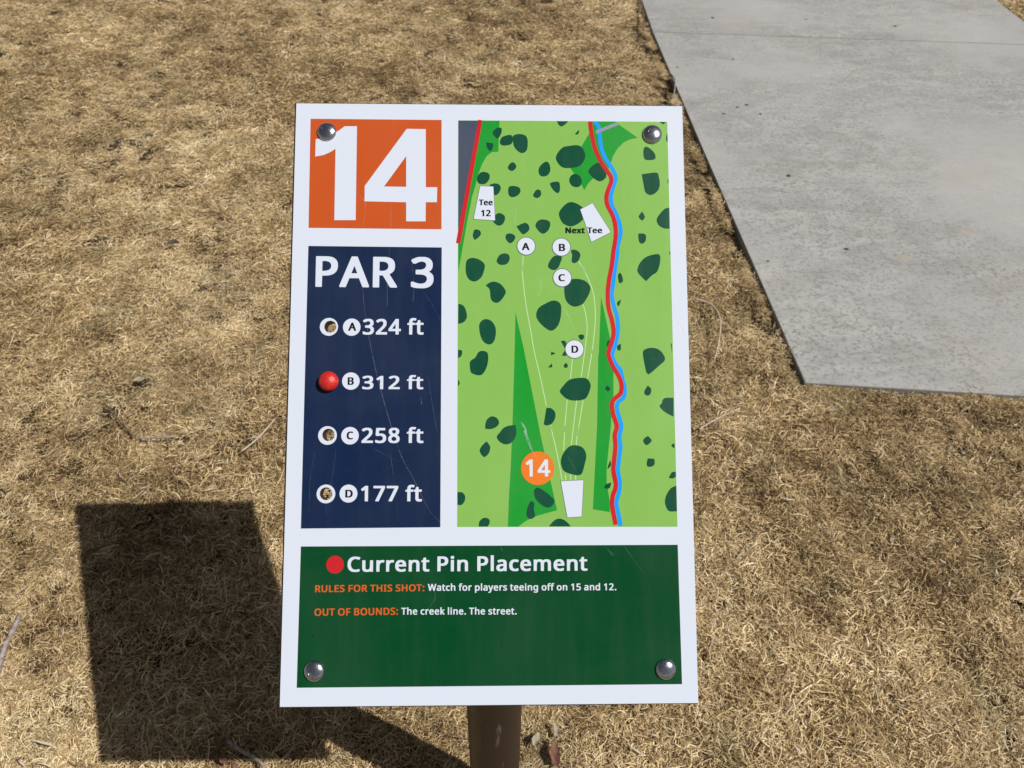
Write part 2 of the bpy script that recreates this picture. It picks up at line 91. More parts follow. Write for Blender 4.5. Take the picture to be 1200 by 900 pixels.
GLYPHS = {".":[255,[[[70,-24],[141,-25],[161,-14],[172,-4],[182,24],[182,64],[174,86],[156,104],[134,112],[81,112],[59,104],[43,91],[33,64],[33,24],[43,-4],[55,-16]]]],"1":[499,[[[196,-14],[301,-15],[310,-6],[310,576],[307,584],[301,587],[204,586],[64,477],[48,461],[48,444],[51,436],[80,399],[91,390],[129,391],[186,437],[189,436],[190,-4]]]],"2":[499,[[[18,-14],[431,-15],[442,-9],[442,71],[436,79],[181,81],[183,86],[324,228],[357,266],[394,321],[412,364],[418,391],[417,466],[412,489],[397,521],[387,534],[361,560],[344,572],[309,587],[269,595],[171,595],[131,587],[95,574],[41,542],[21,524],[20,506],[23,499],[55,459],[64,453],[106,453],[144,479],[174,494],[199,502],[219,505],[249,497],[267,486],[282,471],[295,439],[295,409],[282,364],[267,336],[245,306],[196,253],[14,69],[13,-4]]]],"3":[499,[[[130,-21],[251,-22],[286,-17],[331,-4],[370,16],[402,46],[414,64],[432,104],[437,131],[438,191],[429,226],[419,247],[390,279],[349,304],[369,318],[392,341],[409,369],[420,409],[420,466],[417,484],[404,516],[385,541],[354,569],[314,587],[269,595],[169,595],[134,590],[69,567],[26,542],[16,531],[16,509],[54,461],[96,460],[156,492],[191,502],[224,505],[246,499],[274,485],[284,474],[297,441],[294,414],[284,391],[270,374],[256,363],[236,353],[199,343],[106,340],[100,336],[98,329],[98,259],[104,251],[214,247],[256,237],[281,224],[295,214],[309,189],[313,164],[309,136],[292,104],[274,88],[254,78],[209,68],[179,68],[146,73],[86,91],[54,105],[19,105],[11,99],[10,19],[13,11],[26,3],[69,-12]]]],"4":[499,[[[271,-14],[379,-14],[385,-6],[386,113],[459,115],[467,124],[468,196],[465,204],[456,208],[389,208],[385,211],[385,579],[382,586],[376,590],[271,590],[261,585],[-7,199],[-7,124],[-1,116],[263,114],[265,-6]],[[131,208],[131,211],[146,234],[246,376],[259,395],[264,397],[264,209]]]],"5":[499,[[[137,-21],[251,-22],[296,-14],[331,-2],[362,16],[394,45],[407,61],[424,94],[437,146],[437,216],[432,244],[422,271],[399,305],[384,320],[356,339],[314,357],[276,365],[164,365],[160,371],[172,491],[391,493],[397,504],[397,579],[391,587],[71,588],[61,581],[40,334],[41,291],[81,265],[121,265],[179,275],[216,275],[251,267],[269,259],[290,244],[307,216],[315,186],[315,164],[309,139],[296,113],[286,100],[274,91],[234,73],[201,68],[174,70],[126,81],[69,105],[34,105],[28,101],[25,94],[25,19],[28,11],[71,-9]]]],"7":[499,[[[91,-14],[201,-15],[212,-9],[442,501],[445,514],[445,576],[439,587],[21,588],[11,581],[10,501],[16,493],[299,493],[305,489],[86,14],[85,-6]]]],"8":[499,[[[175,-21],[281,-22],[344,-7],[377,11],[410,41],[429,71],[440,101],[442,116],[442,181],[432,216],[410,249],[390,269],[341,304],[369,325],[397,354],[417,386],[425,419],[425,471],[419,496],[402,531],[376,557],[334,582],[306,590],[276,595],[184,595],[126,582],[96,567],[65,541],[46,514],[35,484],[33,419],[41,384],[51,364],[73,334],[110,301],[74,275],[48,249],[23,209],[15,176],[15,111],[21,86],[41,45],[81,8],[134,-14]],[[214,66],[186,73],[158,91],[141,116],[134,146],[138,171],[155,201],[176,222],[219,246],[266,224],[291,207],[312,184],[319,169],[325,146],[316,114],[297,89],[279,77],[256,68],[241,65]],[[229,356],[189,378],[176,389],[161,409],[152,436],[156,459],[171,484],[196,499],[226,508],[261,499],[287,484],[302,459],[305,444],[299,416],[285,391],[256,368],[234,356]]]],":":[255,[[[70,-24],[141,-25],[161,-14],[172,-4],[182,24],[182,64],[174,86],[156,104],[134,112],[81,112],[59,104],[43,91],[33,64],[33,24],[43,-4],[55,-16]],[[73,319],[136,318],[156,326],[169,336],[179,354],[182,366],[182,406],[174,431],[159,447],[139,455],[74,455],[55,446],[41,431],[33,409],[33,366],[36,354],[50,331]]]],"A":[553,[[[-19,-14],[86,-15],[94,-12],[102,-1],[161,154],[166,161],[171,162],[344,162],[408,-1],[416,-12],[424,-15],[524,-15],[534,-9],[535,14],[532,24],[324,559],[314,584],[309,589],[209,590],[198,584],[-22,19],[-25,-6]],[[204,258],[206,274],[251,394],[256,402],[262,394],[310,259]]]],"B":[562,[[[58,-14],[324,-15],[361,-10],[399,1],[429,16],[462,44],[482,69],[497,104],[502,131],[502,196],[497,221],[476,260],[452,284],[419,304],[457,339],[477,374],[482,396],[482,466],[477,491],[467,514],[456,528],[426,554],[379,574],[344,582],[299,587],[64,588],[54,582],[53,-4]],[[179,75],[175,81],[177,251],[276,253],[294,250],[334,237],[357,219],[372,191],[375,156],[367,131],[349,103],[319,86],[284,78]],[[179,345],[175,351],[177,494],[261,495],[281,492],[319,482],[344,465],[357,436],[357,409],[344,376],[332,364],[304,351],[274,345]]]],"C":[547,[[[255,-21],[376,-22],[429,-15],[474,-2],[485,9],[485,84],[476,92],[439,92],[381,78],[324,70],[291,75],[256,86],[215,111],[191,139],[173,171],[155,231],[150,269],[150,304],[158,351],[168,386],[188,426],[215,459],[236,474],[281,494],[324,502],[369,494],[431,473],[474,473],[487,494],[507,541],[507,554],[504,560],[474,574],[429,587],[376,595],[271,595],[214,584],[164,564],[124,537],[90,504],[74,482],[48,434],[33,386],[25,339],[25,234],[33,181],[51,126],[68,91],[88,64],[133,21],[159,6],[194,-9]]]],"D":[626,[[[58,-14],[286,-15],[331,-10],[376,1],[429,23],[457,41],[494,75],[514,100],[539,149],[557,216],[562,274],[560,349],[549,401],[539,431],[524,461],[497,499],[460,534],[436,549],[399,567],[326,585],[301,588],[64,588],[54,582],[53,-4]],[[179,78],[175,84],[175,491],[181,495],[259,495],[319,482],[356,464],[377,449],[407,411],[419,384],[432,331],[435,271],[430,234],[417,189],[404,164],[382,134],[349,108],[330,99],[301,88],[246,78]]]],"E":[486,[[[58,-14],[411,-15],[422,-9],[422,69],[416,77],[181,78],[177,79],[175,84],[177,251],[399,253],[405,256],[408,264],[407,336],[401,344],[177,346],[175,491],[181,495],[416,496],[422,506],[422,579],[416,587],[64,588],[53,581],[53,-4]]]],"F":[457,[[[58,-14],[164,-15],[174,-9],[177,226],[396,228],[407,234],[407,314],[401,322],[176,324],[175,489],[177,494],[181,495],[416,496],[422,506],[422,579],[416,587],[64,588],[53,581],[53,-4]]]],"H":[635,[[[58,-14],[164,-15],[174,-9],[175,246],[176,251],[181,253],[416,251],[418,-9],[429,-15],[529,-15],[537,-11],[540,-4],[540,576],[536,585],[529,588],[429,588],[418,581],[418,351],[416,346],[411,345],[177,346],[174,581],[164,588],[64,588],[55,584],[53,576],[53,-4]]]],"I":[312,[[[13,-14],[254,-15],[264,-9],[265,46],[262,54],[206,68],[199,71],[197,76],[198,499],[201,502],[259,516],[264,521],[265,579],[259,587],[19,588],[8,581],[8,526],[10,519],[21,513],[71,502],[75,494],[75,74],[71,70],[21,59],[9,52],[8,-6]]]],"L":[461,[[[58,-14],[414,-15],[421,-12],[425,-6],[425,71],[419,79],[181,80],[175,84],[175,576],[172,584],[166,587],[61,587],[53,579],[53,-4]]]],"N":[650,[[[58,-14],[159,-15],[169,-9],[169,380],[192,349],[422,-9],[434,-15],[546,-15],[555,-11],[558,-4],[558,576],[554,585],[546,588],[451,588],[441,581],[439,195],[433,199],[185,584],[176,588],[64,588],[55,584],[53,576],[53,-4]]]],"O":[667,[[[257,-21],[364,-22],[386,-20],[444,-4],[479,13],[509,35],[544,73],[559,96],[576,130],[589,169],[602,246],[602,326],[592,394],[574,449],[562,474],[539,507],[504,542],[471,564],[446,577],[416,587],[374,595],[294,598],[236,592],[179,577],[133,551],[88,509],[61,469],[38,411],[25,341],[25,234],[38,161],[51,126],[66,96],[90,61],[116,35],[139,18],[176,-2],[204,-12]],[[304,71],[269,78],[234,93],[200,121],[186,141],[171,171],[158,214],[150,269],[150,304],[155,346],[163,381],[176,414],[195,446],[228,476],[254,489],[279,497],[319,503],[361,494],[386,484],[419,461],[442,431],[454,406],[470,354],[475,319],[475,256],[467,209],[457,174],[447,151],[425,119],[401,98],[374,83],[336,73]]]],"P":[526,[[[58,-14],[164,-15],[174,-9],[177,206],[289,210],[346,223],[389,243],[407,256],[430,279],[444,299],[457,324],[467,364],[470,386],[467,446],[459,479],[444,509],[432,524],[399,554],[381,564],[346,577],[281,587],[64,588],[53,581],[53,-4]],[[179,300],[175,306],[176,493],[236,495],[254,492],[291,482],[316,467],[334,444],[345,401],[337,361],[321,336],[296,318],[259,306],[221,300]]]],"R":[539,[[[58,-14],[164,-15],[174,-9],[175,216],[176,221],[181,223],[241,221],[371,1],[383,-14],[499,-15],[509,-9],[510,11],[507,19],[368,244],[371,251],[411,275],[442,306],[459,339],[470,389],[467,454],[457,491],[437,524],[416,545],[391,562],[341,579],[289,587],[64,588],[53,581],[53,-4]],[[179,313],[175,319],[176,493],[236,495],[259,492],[291,484],[321,467],[337,444],[345,409],[337,369],[325,349],[304,331],[289,323],[261,316],[236,312]]]],"S":[481,[[[132,-21],[251,-22],[286,-17],[326,-4],[369,20],[397,49],[417,81],[427,124],[427,184],[417,224],[404,247],[369,282],[334,304],[234,346],[174,378],[161,391],[151,411],[148,426],[151,454],[163,474],[184,489],[216,500],[231,502],[266,497],[346,473],[386,473],[394,484],[412,534],[412,559],[396,569],[339,587],[289,595],[184,595],[164,592],[119,579],[85,561],[53,531],[31,494],[23,456],[25,391],[38,351],[60,319],[88,294],[116,276],[159,256],[234,227],[274,204],[297,179],[305,154],[299,124],[285,101],[255,81],[224,73],[191,70],[154,75],[101,88],[61,102],[24,102],[18,99],[15,91],[15,16],[19,8],[34,-2],[66,-12]]]],"T":[486,[[[168,-14],[276,-15],[285,-6],[285,491],[291,495],[456,496],[462,506],[462,579],[456,587],[-6,588],[-17,581],[-17,504],[-11,496],[156,495],[162,491],[162,-4]]]],"U":[627,[[[235,-21],[344,-22],[389,-14],[424,-2],[465,24],[491,50],[507,71],[519,96],[529,124],[538,166],[538,576],[531,587],[429,588],[418,581],[418,201],[412,164],[394,121],[376,100],[344,81],[296,70],[244,81],[214,98],[191,124],[181,144],[173,169],[170,189],[169,581],[159,588],[56,587],[48,581],[48,169],[56,124],[63,101],[83,64],[121,23],[141,8],[171,-7],[209,-17]]]],"W":[786,[[[141,-14],[249,-15],[259,-9],[366,359],[371,368],[486,-9],[496,-15],[596,-15],[605,-11],[609,-6],[617,21],[752,529],[760,561],[757,584],[749,588],[646,588],[636,581],[557,271],[545,226],[541,225],[439,561],[433,579],[427,586],[319,588],[308,581],[204,227],[201,229],[193,254],[109,581],[99,588],[-4,588],[-11,585],[-15,579],[-15,561],[-4,519],[131,9],[136,-9]]]],"a":[490,[[[125,-21],[219,-22],[239,-20],[267,-11],[301,9],[304,9],[308,-9],[316,-15],[401,-15],[409,-9],[410,321],[407,341],[399,371],[386,397],[360,424],[331,439],[304,447],[269,452],[194,452],[169,450],[131,442],[94,429],[71,419],[61,409],[61,386],[78,344],[86,333],[126,333],[196,359],[226,364],[254,357],[271,345],[284,324],[290,301],[290,279],[284,273],[184,270],[139,262],[96,249],[59,227],[38,206],[23,184],[13,149],[13,89],[24,46],[38,26],[61,3],[89,-12]],[[186,66],[159,76],[149,84],[141,96],[135,121],[148,154],[164,169],[191,182],[251,192],[288,191],[290,161],[284,136],[272,109],[262,96],[224,73],[206,68]]]],"c":[425,[[[190,-21],[291,-22],[311,-20],[356,-7],[374,6],[375,81],[371,90],[366,92],[331,92],[294,78],[259,70],[231,70],[211,76],[186,90],[163,119],[151,151],[142,196],[143,234],[151,279],[166,314],[178,331],[208,351],[239,360],[261,357],[314,343],[356,343],[367,359],[382,401],[382,424],[369,434],[324,447],[291,452],[199,452],[159,444],[121,429],[85,404],[51,361],[33,324],[20,261],[20,166],[31,111],[43,79],[70,39],[101,11],[146,-12]]]],"d":[534,[[[173,-21],[266,-22],[306,-12],[336,4],[340,1],[345,-11],[351,-15],[441,-15],[449,-9],[450,614],[444,624],[341,625],[331,619],[329,434],[294,447],[266,452],[181,452],[151,447],[116,432],[94,417],[65,389],[43,354],[28,311],[20,261],[20,164],[28,119],[38,86],[58,49],[86,18],[101,6],[134,-12]],[[224,68],[209,73],[184,88],[168,106],[158,126],[145,174],[143,234],[156,294],[176,332],[190,346],[208,356],[226,362],[241,362],[264,357],[292,341],[312,311],[322,284],[327,256],[330,181],[317,124],[300,94],[266,73],[244,68]]]],"e":[493,[[[200,-21],[306,-22],[329,-20],[396,-2],[411,5],[417,14],[417,89],[411,97],[374,97],[321,78],[286,70],[264,68],[239,70],[214,78],[181,99],[161,126],[151,151],[145,174],[145,184],[149,187],[426,188],[437,194],[438,256],[432,304],[422,341],[407,371],[395,389],[364,419],[329,439],[294,450],[276,452],[191,452],[146,442],[116,427],[99,415],[69,385],[51,359],[36,326],[23,276],[20,256],[20,166],[28,124],[51,71],[76,38],[116,6],[164,-14]],[[151,273],[149,276],[156,301],[175,334],[201,354],[226,362],[254,359],[279,345],[297,321],[310,284],[309,274],[304,273]]]],"f":[316,[[[68,-14],[171,-15],[182,-9],[183,356],[189,360],[281,360],[287,364],[290,371],[290,434],[287,441],[279,445],[186,445],[183,451],[185,484],[198,519],[204,526],[221,537],[241,537],[269,530],[309,530],[314,533],[319,541],[335,589],[334,609],[324,617],[276,627],[181,628],[146,619],[121,607],[104,592],[89,575],[73,544],[63,494],[61,446],[-4,424],[-12,416],[-12,369],[-9,363],[-1,360],[59,360],[62,356],[62,-4]]]],"g":[534,[[[175,-206],[279,-207],[314,-202],[344,-194],[366,-184],[391,-167],[419,-137],[434,-109],[445,-74],[450,-39],[450,434],[444,444],[351,445],[344,439],[342,429],[339,425],[306,442],[264,452],[181,452],[151,447],[111,429],[88,411],[63,384],[38,339],[25,294],[20,261],[20,166],[28,121],[38,89],[65,41],[96,10],[114,-2],[141,-14],[164,-20],[181,-22],[266,-22],[294,-17],[326,-4],[330,-6],[330,-21],[324,-49],[309,-79],[289,-99],[256,-114],[214,-117],[179,-112],[136,-102],[96,-85],[61,-85],[55,-89],[53,-96],[53,-169],[58,-179],[66,-184],[109,-197]],[[234,66],[196,78],[174,98],[153,139],[142,194],[143,236],[148,266],[158,301],[168,321],[183,339],[196,349],[211,357],[234,363],[267,354],[289,342],[300,331],[317,301],[330,244],[330,171],[324,141],[314,114],[305,99],[289,83],[261,71]]]],"h":[536,[[[48,-14],[151,-15],[162,-9],[162,206],[165,251],[173,291],[183,316],[201,340],[226,354],[259,363],[289,357],[312,344],[324,326],[335,291],[336,-9],[344,-15],[444,-15],[451,-12],[455,-6],[455,316],[452,339],[442,371],[424,402],[409,417],[384,434],[346,447],[309,452],[239,452],[199,444],[164,431],[162,614],[160,621],[154,625],[51,625],[43,616],[43,-4]]]],"i":[247,[[[48,-14],[154,-15],[162,-6],[162,434],[160,441],[154,445],[51,445],[43,436],[43,-4]],[[83,486],[119,485],[136,488],[152,496],[162,506],[170,526],[170,566],[161,587],[144,602],[131,605],[74,605],[56,597],[46,586],[38,566],[38,526],[41,516],[55,496],[64,491]]]],"k":[469,[[[48,-14],[151,-15],[160,-11],[162,-4],[163,144],[174,157],[181,161],[189,155],[316,-14],[436,-15],[445,-6],[445,9],[442,16],[271,244],[285,264],[430,416],[432,421],[432,439],[421,445],[306,444],[196,328],[169,300],[164,298],[162,614],[160,621],[154,625],[51,625],[43,616],[43,-4]]]],"l":[247,[[[48,-14],[154,-15],[162,-6],[162,614],[160,621],[154,625],[51,625],[43,616],[43,-4]]]],"m":[790,[[[48,-14],[151,-15],[162,-9],[162,209],[168,274],[178,309],[193,334],[203,344],[221,354],[251,363],[274,357],[295,344],[307,324],[315,296],[318,274],[318,-9],[329,-15],[426,-15],[434,-12],[438,-4],[438,259],[441,279],[451,312],[469,339],[494,354],[526,363],[554,354],[568,344],[581,322],[587,301],[590,284],[591,-9],[601,-15],[704,-14],[710,-4],[710,311],[702,359],[687,394],[676,408],[649,432],[614,447],[584,452],[501,452],[484,450],[444,437],[404,411],[361,439],[311,452],[229,452],[211,450],[179,439],[156,426],[147,441],[141,445],[49,444],[43,434],[43,-4]]]],"n":[536,[[[48,-14],[151,-15],[162,-9],[162,209],[165,251],[171,281],[188,324],[201,340],[226,354],[261,363],[289,357],[312,344],[324,326],[335,291],[336,-9],[346,-15],[444,-15],[452,-11],[455,-4],[455,319],[447,359],[438,381],[425,401],[404,422],[369,442],[319,452],[236,452],[219,450],[184,439],[156,425],[153,426],[147,441],[141,445],[54,445],[45,441],[43,434],[43,-4]]]],"o":[526,[[[193,-21],[289,-22],[319,-17],[364,1],[386,15],[420,49],[437,74],[454,114],[465,161],[468,241],[460,296],[447,336],[419,382],[391,410],[366,427],[319,447],[286,452],[199,452],[166,447],[131,434],[100,416],[75,394],[51,361],[38,336],[28,306],[20,261],[20,171],[31,119],[48,79],[68,49],[111,8],[151,-12]],[[231,68],[209,76],[190,86],[175,101],[163,119],[151,151],[145,176],[142,234],[148,266],[158,301],[179,335],[194,347],[209,354],[244,363],[269,357],[294,344],[319,316],[329,296],[340,259],[342,189],[329,134],[307,96],[291,83],[271,73],[251,68]]]],"p":[534,[[[48,-206],[151,-208],[162,-201],[164,-3],[201,-17],[229,-22],[314,-22],[331,-19],[364,-9],[395,9],[420,31],[444,66],[462,109],[472,161],[475,236],[470,289],[464,316],[444,366],[424,395],[404,415],[384,429],[351,444],[311,452],[231,452],[214,450],[186,442],[156,425],[153,426],[150,439],[141,445],[51,445],[43,439],[43,-196]],[[249,68],[224,76],[204,88],[188,106],[178,126],[165,184],[165,251],[176,301],[196,336],[224,354],[259,363],[281,357],[301,347],[320,329],[329,314],[347,259],[350,194],[347,171],[334,129],[315,96],[302,84],[284,73],[266,68]]]],"r":[372,[[[48,-14],[151,-15],[162,-9],[162,214],[171,271],[191,312],[203,326],[224,342],[244,352],[264,357],[294,353],[326,353],[332,356],[337,369],[345,424],[345,439],[339,447],[314,452],[231,452],[196,442],[176,432],[156,416],[153,419],[152,436],[141,445],[51,445],[43,439],[43,-4]]]],"s":[425,[[[115,-21],[226,-22],[271,-14],[300,-4],[324,11],[354,41],[367,66],[372,89],[372,144],[367,169],[354,192],[331,215],[301,234],[196,278],[156,298],[141,311],[135,329],[140,341],[156,354],[196,365],[241,357],[296,338],[334,338],[343,349],[364,399],[365,416],[359,424],[311,442],[274,450],[251,452],[154,452],[111,444],[76,429],[54,415],[31,389],[18,356],[15,311],[23,271],[38,249],[56,230],[81,213],[224,149],[242,136],[252,119],[252,104],[241,85],[221,73],[189,65],[166,65],[129,73],[61,97],[26,97],[20,94],[18,86],[18,14],[20,6],[61,-12]]]],"t":[330,[[[155,-21],[244,-22],[289,-12],[297,-4],[298,61],[294,70],[289,72],[249,73],[214,68],[201,71],[183,84],[173,104],[170,121],[170,356],[176,360],[287,361],[292,369],[292,436],[284,445],[172,446],[170,531],[167,539],[159,542],[86,542],[76,534],[50,451],[-6,424],[-12,419],[-12,369],[-4,360],[44,360],[50,356],[50,86],[58,51],[74,23],[95,1],[124,-14]]]],"u":[536,[[[168,-21],[264,-22],[309,-12],[339,3],[348,-11],[354,-15],[444,-15],[452,-9],[452,434],[446,444],[344,445],[333,439],[332,201],[324,144],[314,116],[299,94],[271,76],[241,68],[211,71],[185,84],[171,104],[163,129],[160,146],[159,439],[149,445],[46,445],[38,439],[38,129],[46,76],[61,41],[81,15],[119,-9]]]],"x":[465,[[[-4,-14],[114,-14],[211,121],[217,119],[309,-14],[424,-15],[432,-11],[435,-6],[434,11],[287,219],[424,416],[425,436],[421,442],[414,445],[304,444],[294,435],[217,321],[211,319],[121,444],[9,445],[0,441],[-3,424],[1,414],[127,236],[136,219],[-9,11],[-10,-6]]]],"y":[449,[[[20,-206],[106,-207],[141,-199],[179,-177],[205,-151],[222,-126],[249,-69],[429,406],[432,416],[432,436],[426,444],[319,445],[309,440],[209,165],[206,165],[201,176],[100,441],[91,445],[-14,445],[-24,439],[-24,419],[145,-1],[119,-66],[99,-97],[87,-106],[61,-117],[-4,-115],[-14,-121],[-14,-196],[-9,-202]]]]," ":[223,[]]}
POST = [-0.0132,0.3992]

# ------------------------------------------------------------------ helpers
def tag(o, label=None, cat=None, group=None, kind=None):
    if label: o['label'] = label
    if cat: o['category'] = cat
    if group: o['group'] = group
    if kind: o['kind'] = kind
    return o

def link(name, me, mat=None, parent=None, loc=None):
    o = bpy.data.objects.new(name, me)
    COL.objects.link(o)
    if mat is not None:
        me.materials.clear(); me.materials.append(mat)
    if parent is not None: o.parent = parent
    if loc is not None: o.location = loc
    return o

def empty(name, loc):
    o = bpy.data.objects.new(name, None)
    o.empty_display_size = 0.1
    COL.objects.link(o)
    o.location = loc
    return o

def mesh_of(V, F, smooth=False):
    me = bpy.data.meshes.new('mesh')
    me.from_pydata([tuple(v) for v in V], [], [tuple(f) for f in F])
    if smooth:
        me.polygons.foreach_set('use_smooth', [True] * len(me.polygons))
    me.update()
    return me

class N:
    """small node-material builder"""
    def __init__(self, name):
        self.m = bpy.data.materials.new(name); self.m.use_nodes = True
        self.t = self.m.node_tree
        self.b = self.t.nodes['Principled BSDF']; self.out = self.t.nodes['Material Output']
    def n(self, ty, ins=None, **kw):
        x = self.t.nodes.new(ty)
        for k, v in kw.items(): setattr(x, k, v)
        for k, v in (ins or {}).items(): self.set(x.inputs[k], v)
        return x
    def set(self, sock, v):
        if isinstance(v, bpy.types.NodeSocket): self.t.links.new(v, sock)
        elif isinstance(v, (tuple, list)) and len(v) == 3 and sock.type == 'RGBA': sock.default_value = (*v, 1)
        else: sock.default_value = v
    def p(self, **kw):
        names = dict(color='Base Color', rough='Roughness', metal='Metallic', normal='Normal', spec='Specular IOR Level', coat='Coat Weight')
        for k, v in kw.items(): self.set(self.b.inputs[names[k]], v)
    def noise(self, scale, detail=4, rough=.55, vec=None, dist=0.0):
        x = self.n('ShaderNodeTexNoise', {'Scale': scale, 'Detail': detail, 'Roughness': rough, 'Distortion': dist})
        if vec is not None: self.t.links.new(vec, x.inputs['Vector'])
        return x.outputs['Fac']
    def ramp(self, fac, stops, interp='LINEAR'):
        x = self.n('ShaderNodeValToRGB'); x.color_ramp.interpolation = interp
        e = x.color_ramp.elements
        while len(e) < len(stops): e.new(0.5)
        for i, (p_, c) in enumerate(stops):
            e[i].position = p_; e[i].color = (*c, 1) if isinstance(c, tuple) else (c, c, c, 1)
        self.t.links.new(fac, x.inputs[0]); return x.outputs[0]
    def mix(self, fac, a, b, blend='MIX'):
        x = self.n('ShaderNodeMix', data_type='RGBA', blend_type=blend)
        self.set(x.inputs[0], fac); self.set(x.inputs[6], a); self.set(x.inputs[7], b)
        return x.outputs[2]
    def math(self, op, a, b=0.0, c=0.0, clamp=False):
        x = self.n('ShaderNodeMath', operation=op, use_clamp=clamp)
        self.set(x.inputs[0], a); self.set(x.inputs[1], b); self.set(x.inputs[2], c)
        return x.outputs[0]
    def bump(self, h, strength=.3, dist=.001):
        return self.n('ShaderNodeBump', {'Height': h, 'Strength': strength, 'Distance': dist}).outputs[0]
    def coord(self, kind='Object', scale=(1, 1, 1), rot=(0, 0, 0)):
        if kind == 'World': v = self.n('ShaderNodeNewGeometry').outputs['Position']
        else: v = self.n('ShaderNodeTexCoord').outputs[kind]
        mp = self.n('ShaderNodeMapping', {'Scale': scale, 'Rotation': rot}); self.t.links.new(v, mp.inputs[0])
        return mp.outputs[0]

def print_mat(name, col, rough=.32, haze=.05):
    """glossy printed vinyl: flat ink with hairline wear and a slight dusty variation"""
    k = N(name)
    v = k.coord('Object')
    dust = k.ramp(k.noise(11, 6, .62, v, .6), [(.35, 0.0), (.75, 1.0)])
    speck = k.ramp(k.noise(330, 2, .5, v), [(.775, 0.0), (.80, 1.0)])
    streak = k.ramp(k.noise(1.0, 4, .6, k.coord('Object', (90, 7, 1), (0, 0, .03))), [(.45, 0.0), (.8, 1.0)])
    v2 = k.coord('Object', (900, 22, 1), (0, 0, .06))
    hair = k.ramp(k.noise(1.0, 2, .5, v2), [(.70, 0.0), (.82, 1.0)])
    patch = k.ramp(k.noise(18, 3, .6, v), [(.45, 0.0), (.65, 1.0)])
    lit = tuple(min(1, c * .6 + .30) for c in col)
    c1 = k.mix(k.math('MULTIPLY', dust, haze), col, lit)
    c2 = k.mix(k.math('MULTIPLY', k.math('MULTIPLY', hair, patch), haze * 1.5), c1, (.75, .78, .8))
    c2 = k.mix(k.math('MULTIPLY', streak, haze * .45), c2, lit)
    c2 = k.mix(k.math('MULTIPLY', speck, .35), c2, tuple(q * .35 for q in col))
    r = k.math('ADD', k.math('ADD', k.math('MULTIPLY', dust, .10), k.math('MULTIPLY', streak, .08)), rough - .08)
    peel = k.bump(k.noise(420, 2, .5, v), .03, .0004)
    k.p(color=c2, rough=r, spec=.15, normal=peel)
    return k.m

M = {}
M['white'] = print_mat('white_vinyl', (.535, .583, .675), .34, .03)
M['orange'] = print_mat('orange_ink', (.44, .072, .013), .32, .035)
M['navy'] = print_mat('navy_ink', (.0055, .0155, .050), .30, .035)
M['deep_green'] = print_mat('deep_green_ink', (.0008, .048, .0135), .30, .03)
M['lime'] = print_mat('light_green_ink', (.185, .385, .075), .34, .045)
M['mid_green'] = print_mat('mid_green_ink', (.008, .245, .022), .34, .04)
M['tree_ink'] = print_mat('dark_green_ink', (.001, .056, .027), .34, .035)
M['red'] = print_mat('red_ink', (.45, .012, .018), .34, .03)
M['blue'] = print_mat('sky_blue_ink', (.005, .26, .74), .34, .03)
M['street'] = print_mat('slate_ink', (.05, .064, .10), .34, .04)
M['gray'] = print_mat('grey_ink', (.21, .24, .28), .34, .03)
M['disc_orange'] = print_mat('bright_orange_ink', (.64, .155, .014), .34, .02)
M['white_ink'] = print_mat('white_ink', (.535, .583, .675), .34, .01)
M['black_ink'] = print_mat('black_ink', (.004, .006, .012), .34, .01)
M['line_ink'] = print_mat('pale_line_ink', (.42, .60, .32), .34, .01)
M['orange_text'] = print_mat('orange_text_ink', (.52, .095, .018), .34, .02)

def scratch_mat(alpha):
    k = N('scratch')
    k.p(color=(.72, .78, .84), rough=.6)
    tr = k.n('ShaderNodeBsdfTransparent')
    brk = k.ramp(k.noise(90, 5, .75, k.coord('Object')), [(.38, .10), (.62, 1.0)])
    mx = k.n('ShaderNodeMixShader', {0: k.math('MULTIPLY', brk, alpha)})
    k.t.links.new(tr.outputs[0], mx.inputs[1]); k.t.links.new(k.b.outputs[0], mx.inputs[2])
    k.t.links.new(mx.outputs[0], k.out.inputs[0])
    return k.m

k = N('brown_painted_steel')
v = k.coord('Object')
sp = k.ramp(k.noise(60, 6, .7, v), [(.66, 0.0), (.73, 1.0)])
c = k.mix(k.noise(9, 4, .6, v), (.015, .0075, .0048), (.026, .0135, .0085))
c = k.mix(k.math('MULTIPLY', sp, .35), c, (.16, .13, .11))
v2 = k.coord('Object', (150, 150, 14), (.35, .3, 0))
ln = k.ramp(k.noise(1.0, 2, .5, v2), [(.66, 0.0), (.72, 1.0)])
c = k.mix(k.math('MULTIPLY', ln, .35), c, (.22, .19, .17))
k.p(color=c, rough=.5, normal=k.bump(k.noise(300, 3, .6, v), .12, .0008))
M['brown'] = k.m

k = N('galvanised_steel')
v = k.coord('Object')
c = k.mix(k.noise(400, 4, .6, v), (.26, .27, .30), (.60, .61, .64))
k.p(color=c, metal=1.0, rough=k.math('MULTIPLY_ADD', k.noise(700, 3, .6, v), .2, .11), normal=k.bump(k.noise(260, 3, .6, v), .22, .0008))
M['galv'] = k.m

k = N('red_rubber')
v = k.coord('Object')
sp = k.ramp(k.noise(900, 3, .7, v), [(.60, 0.0), (.72, 1.0)])
c = k.mix(k.noise(200, 3, .6, v), (.44, .007, .007), (.54, .020, .011))
k.p(color=k.mix(k.math('MULTIPLY', sp, .6), c, (.75, .40, .30)), rough=.36, spec=.5, normal=k.bump(k.noise(600, 4, .7, v), .4, .0009))
M['red_rubber'] = k.m

